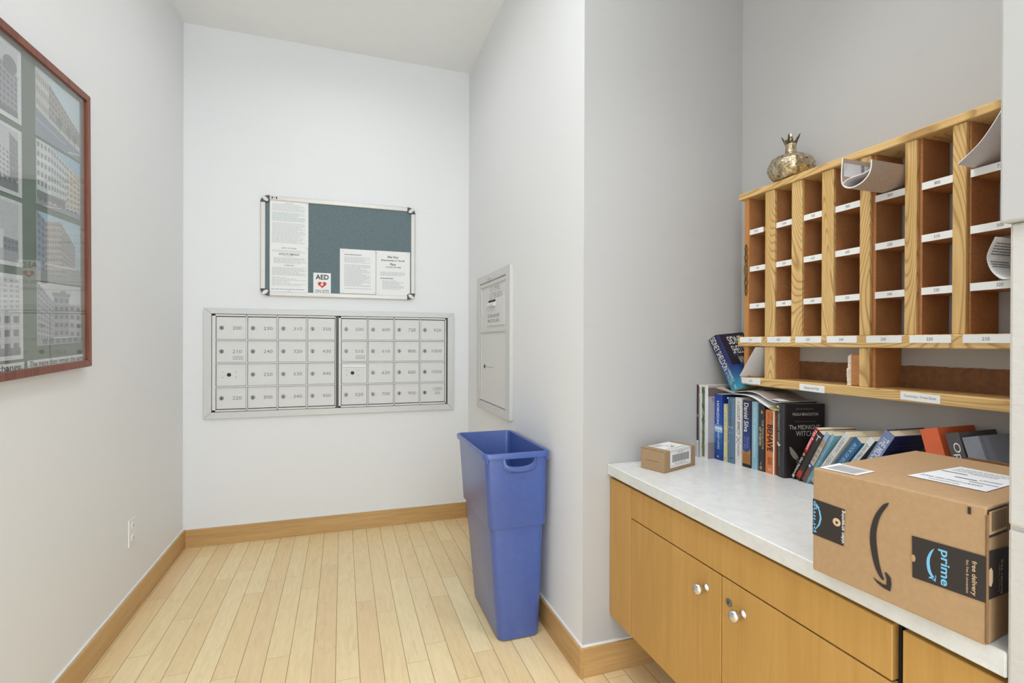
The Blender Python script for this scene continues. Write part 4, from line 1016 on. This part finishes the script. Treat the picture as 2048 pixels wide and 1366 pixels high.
def leanr(label, y, z, deg, th, col, sp=None, cv=None, x=1.50, fz=.987, dp=.15, hard=True, rnd=0, ph=0, cat='book'):
    y *= fz; z = 1.3-(1.3-z)*fz; t = math.radians(deg); q = math.radians(ph); hz = V((-math.sin(q), -math.cos(q), 0)); Dd = V((math.cos(q), -math.sin(q), 0))
    A = V((0, 0, 1))*math.cos(t)-hz*math.sin(t); T = hz*math.cos(t)+V((0, 0, 1))*math.sin(t)
    h = (z-ZT-.0006)/math.cos(t); TL = V((x, y, z))
    return book('hardback_book', label, TL-A*h, A, T, Dd, h, th, dp, col, hard, sp, cv, 'books behind the large carton', rnd=rnd, gloss=False)
leanr('bright plain orange hardback tilted left behind the large carton', .956, 1.062, 15, .044, (222, 104, 60))
def sOp(p): p.text('Optics', .5, .72, .09, .020, DN, W_, .0)
leanr('black hardback with white Optics lettering beside the orange book', .895, 1.061, 16, .032, (84, 80, 80), sp=sOp)
def cGy(p): p.rect(.07, 0, .085, 1, (112, 114, 122))
leanr('plain grey cloth hardback at the column end of the books', .856, 1.057, 17, .036, (140, 144, 154), cv=cGy)

# magazines draped over the standing books
def drape(label, pts, x0s, xb, th, dz, prn=None):
    L = smoothline([(0, y, z+dz) for y, z in pts], 4); n = len(L); m_ = root('magazine', (1.55, 1.52, 1.10+dz), label, 'magazine', 'magazines lying on the standing books')
    rows = []
    for k in range(6):
        s_ = k/5; rows.append([(x0s(i/(n-1))*(1-s_)+xb*s_, p_.y, p_.z) for i, p_ in enumerate(L)])
    obj('pages', sheet(nb(), rows, th), M['paper'], m_, smooth=True, autos=50)
    if prn:
        P = Print((0, 0, 0), (1, 0, 0), (0, 1, 0), 0); P.n = V((0, 0, 1))
        def at(a, b):
            i = min(int(b*(n-1)), n-2); f = b*(n-1)-i; q = L[i]*(1-f)+L[i+1]*f; x = x0s(b)*(1-a)+xb*a
            return V((x, q.y, q.z+.0007+P.h))
        P.pt = at
        prn(P); P.build('page_print', m_)
    return m_
def pr1(P):
    for i in range(24): P.strip([(0.02, i/24), (.02, (i+1)/24)], [(.99, i/24), (.99, (i+1)/24)], (178, 164, 154))
    P.h += .0002
    for j in range(14):
        b = .22+.035*j
        P.poly([(.08, b), (.9-.2*random.random(), b), (.9, b+.012), (.08, b+.012)], (140, 126, 118))
    P.h += .0002; P.poly([(.02, .70), (.3, .70), (.3, .95), (.02, .95)], (226, 222, 220)); P.h += .0002; P.poly([(.1, .74), (.26, .74), (.26, .77), (.1, .77)], (50, 46, 46)); P.poly([(.12, .80), (.24, .80), (.24, .83), (.12, .83)], (60, 56, 56))
drape('lower curved magazine with a yellow cover strip lying on the books', [(1.655, 1.094), (1.60, 1.098), (1.54, 1.100), (1.50, 1.094), (1.46, 1.078), (1.425, 1.064), (1.40, 1.060)], lambda b: 1.470, 1.645, .0015, .0,
      lambda P: P.poly([(.0, .8), (.55, .8), (.55, .97), (.0, .97)], (196, 176, 60)))
drape('open top magazine with grey printed pages lying on the books', [(1.64, 1.099), (1.60, 1.104), (1.54, 1.112), (1.49, 1.108), (1.445, 1.092), (1.41, 1.084), (1.385, 1.087)], lambda b: 1.478, 1.648, .0015, .003, pr1)
obj('loose_page', sheet(nb(), [[(1.405, 1.625, 1.122), (1.46, 1.60, 1.103), (1.50, 1.585, 1.099)], [(1.475, 1.67, 1.122), (1.50, 1.65, 1.106), (1.54, 1.63, 1.1)]], .0012), M['newsprint'], None,
    'loose printed page corner poking out under the tilted dark blue book', 'page')
# tilted dark blue book on top
BL = V((1.500, 1.640, 1.0985)); TL = V((1.478, 1.7535, 1.312)); A_ = (TL-BL); Ls = A_.length; A_.normalize(); T_ = V((0, -.044, .017)); T_ = (T_-A_*T_.dot(A_)).normalized(); D_ = A_.cross(T_)
def sS(p):
    grad(p, 0, 0, 1, .22, (64, 158, 182), (52, 128, 166), 5); grad(p, 0, .22, 1, .55, (50, 116, 160), (50, 62, 110), 8); grad(p, 0, .55, 1, 1, (48, 56, 92), (40, 44, 58), 6)
    p.text('SIDNEY SHELDON', .46, .685, .146, .030, DN, W_, .0); p.text('WINDMILLS', .68, .26, .052, .013, DN, W_, 0); p.text('OF THE GODS', .32, .24, .055, .011, DN, (200, 220, 226), 0); p.text('WARNER', .6, .06, .018, .012, DN, W_, 0)
def cS(p):
    grad(p, 0, 0, 1, .42, (58, 150, 172), (50, 70, 130), 9); p.rect(0, .42, 1, 1, (44, 40, 50)); p.rect(0, .42, .1, 1, (58, 62, 110))
    p.text('SIDNEY', .62, .87, .088, .036, 0, W_, .0); p.text('SHELDON', .66, .69, .098, .036, 0, W_, .0); p.text('WINDMILLS', .70, .49, .085, .034, 0, W_, 0); p.text('OF', .58, .36, .022, .022, 0, W_, 0); p.rect(.3, .58, .9, .585, (120, 120, 140))
    for a_, b_ in ((.5, .14), (.56, .17), (.6, .12)): p.ell(a_, b_, .04, .02, (196, 60, 52), 8)
    p.poly([(.45, .02), (.98, .02), (.98, .12), (.5, .1)], (40, 90, 92))
book('hardback_book', 'dark blue and teal Sidney Sheldon book tilted on top of the row', BL, A_, T_, D_, Ls, .046, .147, (44, 62, 104), hard=False, sp=sS, cv=cS, group='books on the counter')

# ================================================================== CARTONS
def carton(name, label, FL, FR, BR, BL_, z0, h, mat, fd=None, sd=None, td=None, bev=.002, group=None):
    b = root(name, V(((FL[0]+BR[0])/2, (FL[1]+BR[1])/2, z0)), label, 'box', group)
    hs = h if isinstance(h, (list, tuple)) else [h]*4
    P = [V((*q, z0)) for q in (FL, FR, BR, BL_)]; Q = [V((*q, z0+k)) for q, k in zip((FL, FR, BR, BL_), hs)]
    obj('body', hexa(nb(), P+Q, bev, 2), mat, b)
    return b, P, Q
bx, P, Q = carton('cardboard_box', 'large brown shipping carton with black tape and curved arrow on the counter', (.945, .801), (.967, .510), (1.373, .570), (1.360, .866), ZT+.0005, [.216, .220, .216, .212], M['card'], bev=.003)
DK = (52, 46, 44); CY = (120, 188, 226); TP = (214, 184, 150)
pf = Print(P[0], P[1]-P[0], Q[0]-P[0], .0012)
fwid = (P[1]-P[0]).length; fhei = .217
pf.poly([(.002, .700), (.235, .685), (.226, .345), (.002, .352)], DK)
pf.strip([(.031, .648), (.058, .600), (.069, .53), (.056, .462), (.026, .408)], [(.031, .640), (.047, .595), (.056, .53), (.046, .470), (.024, .416)], CY)
pf.poly([(.026, .665), (.052, .63), (.050, .615), (.034, .638), (.032, .60), (.026, .61)], CY)
pf.text('prime', .0165, .53, .066, .0082, math.pi/2, CY, .01)
pf.ell(.178, .545, .028, .038, TP); pf.poly([(.166, .555), (.192, .55), (.176, .522)], DK)
pf.text('video streaming', .223, .52, .066, .009, math.pi/2, W_, .01)
so = [(.512, .86), (.478, .831), (.435, .737), (.408, .632), (.398, .518), (.404, .412), (.426, .284), (.454, .207), (.477, .178)]
si = [(.512, .86), (.503, .83), (.462, .725), (.440, .600), (.438, .50), (.446, .40), (.459, .30), (.474, .23), (.487, .190)]
def sm2(L): return [(q.x, q.y) for q in smoothline([(a, b, 0) for a, b in L], 3)]
pf.strip(sm2(so), sm2(si), DK)
pf.strip([(.420, .172), (.438, .160), (.478, .146), (.500, .150), (.500, .200), (.490, .246), (.486, .252)], [(.424, .160), (.445, .135), (.480, .116), (.522, .108), (.529, .175), (.524, .228), (.500, .258)], DK)
pf.poly([(.642, .643), (1.0, .660), (1.0, .320), (.646, .304)], DK); pf.ell(.650, .462, .012, .03, (184, 150, 108))
pf.strip(sm2([(.758, .597), (.738, .562), (.722, .504), (.720, .45), (.728, .395), (.748, .358)]), sm2([(.758, .592), (.746, .55), (.737, .50), (.737, .45), (.745, .40), (.760, .368)]), CY)
pf.strip([(.730, .347), (.745, .350), (.758, .350), (.770, .385)], [(.736, .362), (.748, .363), (.766, .335), (.764, .39)], CY)
pf.text('prime', .806, .468, .060, .0165, DN, CY, .02)
pf.text('free delivery', .946, .470, .056, .0085, DN, TP, .01); pf.text('fast, free & convenient', .917, .468, .054, .0042, DN, TP, .0)
pf.rect(.917, .94, .932, .995, DK)
pf.build('front_printing', bx)
ps = Print(P[1], P[2]-P[1], Q[1]-P[1], .0012)
ps.poly([(.0, .688), (.5, .62), (.5, .29), (.0, .335)], DK); ps.poly([(-.0, .54), (.03, .56), (.045, .53), (.045, .45), (.03, .42), (.0, .45)], TP); ps.rect(.012, .43, .014, .54, DK)
ps.text('free returns', .125, .46, .055, .010, DN, TP, .0); ps.text('millions of items', .10, .46, .045, .004, DN, TP, .0)
ps.rect(.0, .78, .17, .985, DK); ps.rect(.008, .80, .165, .97, (196, 160, 118)); ps.bars(.03, .82, .16, .96, 24, DK)
ps.build('side_printing', bx)
def topq(fr_, u, v): return fr_
ptp = Print(Q[0], Q[1]-Q[0], Q[3]-Q[0], .0010)
ptp.poly([(.025, .02), (.278, .036), (.276, .20), (.007, .212)], W_); 
ptp.bars(.05, .05, .25, .17, 26, (110, 110, 112)); ptp.rect(.05, .18, .25, .19, (120, 120, 120))
L2 = [(.433, .262), (.862, .262), (.862, .70), (.477, .721)]
ptp.poly(L2, (236, 238, 242)); ptp.rect(.47, .53, .62, .545, (40, 40, 40)); ptp.rect(.60, .44, .72, .455, (60, 60, 60)); ptp.lines(.50, .58, .80, .68, 4, (150, 152, 158), .4)
ptp.text('ZONE 2025 DMVO LUDINO', .63, .35, .098, .012, 0, (60, 60, 62), 0); ptp.text('WASHINGTON', .62, .30, .05, .008, 0, (90, 90, 92)); ptp.text('LPN2047', .78, .47, .032, .010, 0, (60, 60, 60)); ptp.rect(.70, .40, .85, .408, (50, 50, 50)); ptp.lines(.62, .56, .80, .58, 1, (220, 150, 120), .4)
ptp.build('shipping_label', bx)
obj('crushed_edge', obox(nb(), P[1]+V((-.0015, -.0022, .004)), V((.004, .0, 0)), V((0, .0035, 0)), V((0, 0, .205)), .001), M['carddark'], bx)
obj('open_flap', hexa(nb(), [Q[3]+V((.004, -.10, -.002)), Q[3]+V((.004, -.26, .002)), Q[3]+V((.012, -.26, .002)), Q[3]+V((.012, -.10, -.002)), Q[3]+V((.003, -.11, .006)), Q[3]+V((.003, -.25, .009)), Q[3]+V((.010, -.25, .009)), Q[3]+V((.010, -.11, .006))]), M['carddark'], bx)
sb, P, Q = carton('small_carton', 'small brown carton with a white barcode label on the counter beside the pillar', (1.119, 1.561), (1.312, 1.632), (1.280, 1.736), (1.087, 1.665), ZT+.0005, .078, M['cardsmall'], bev=.0015)
ps = Print(P[0], P[1]-P[0], Q[0]-P[0], .0008); ps.rect(.17, .17, .84, 1.0, W_); ps.bars(.24, .42, .78, .78, 30, (70, 70, 72)); ps.text('PC A2 2024 73 17', .5, .33, .07, .006, 0, (60, 60, 60)); ps.rect(.18, .25, .83, .26, (90, 90, 90)); ps.rect(.18, .93, .83, .94, (120, 120, 120)); ps.text('LAS 1029', .5, .87, .04, .006, 0, (80, 80, 80)); ps.build('barcode_label', sb)
pt = Print(Q[0], Q[1]-Q[0], Q[3]-Q[0], .0008); pt.rect(.17, .0, .84, .95, W_); rg = random.Random(4)
for _ in range(9): a, b = rg.uniform(.42, .62), rg.uniform(.3, .55); pt.rect(a, b, a+.04, b+.05, (50, 50, 50))
pt.lines(.2, .08, .8, .25, 3, (180, 180, 182)); pt.lines(.2, .6, .5, .9, 5, (170, 170, 172)); pt.build('address_label', sb)
pl2 = Print(P[3], P[0]-P[3], Q[3]-P[3], .0008); pl2.rect(.2, .45, .8, .47, (126, 100, 72)); pl2.rect(0, .985, 1, 1.0, (60, 46, 34)); pl2.build('side_crease', sb)
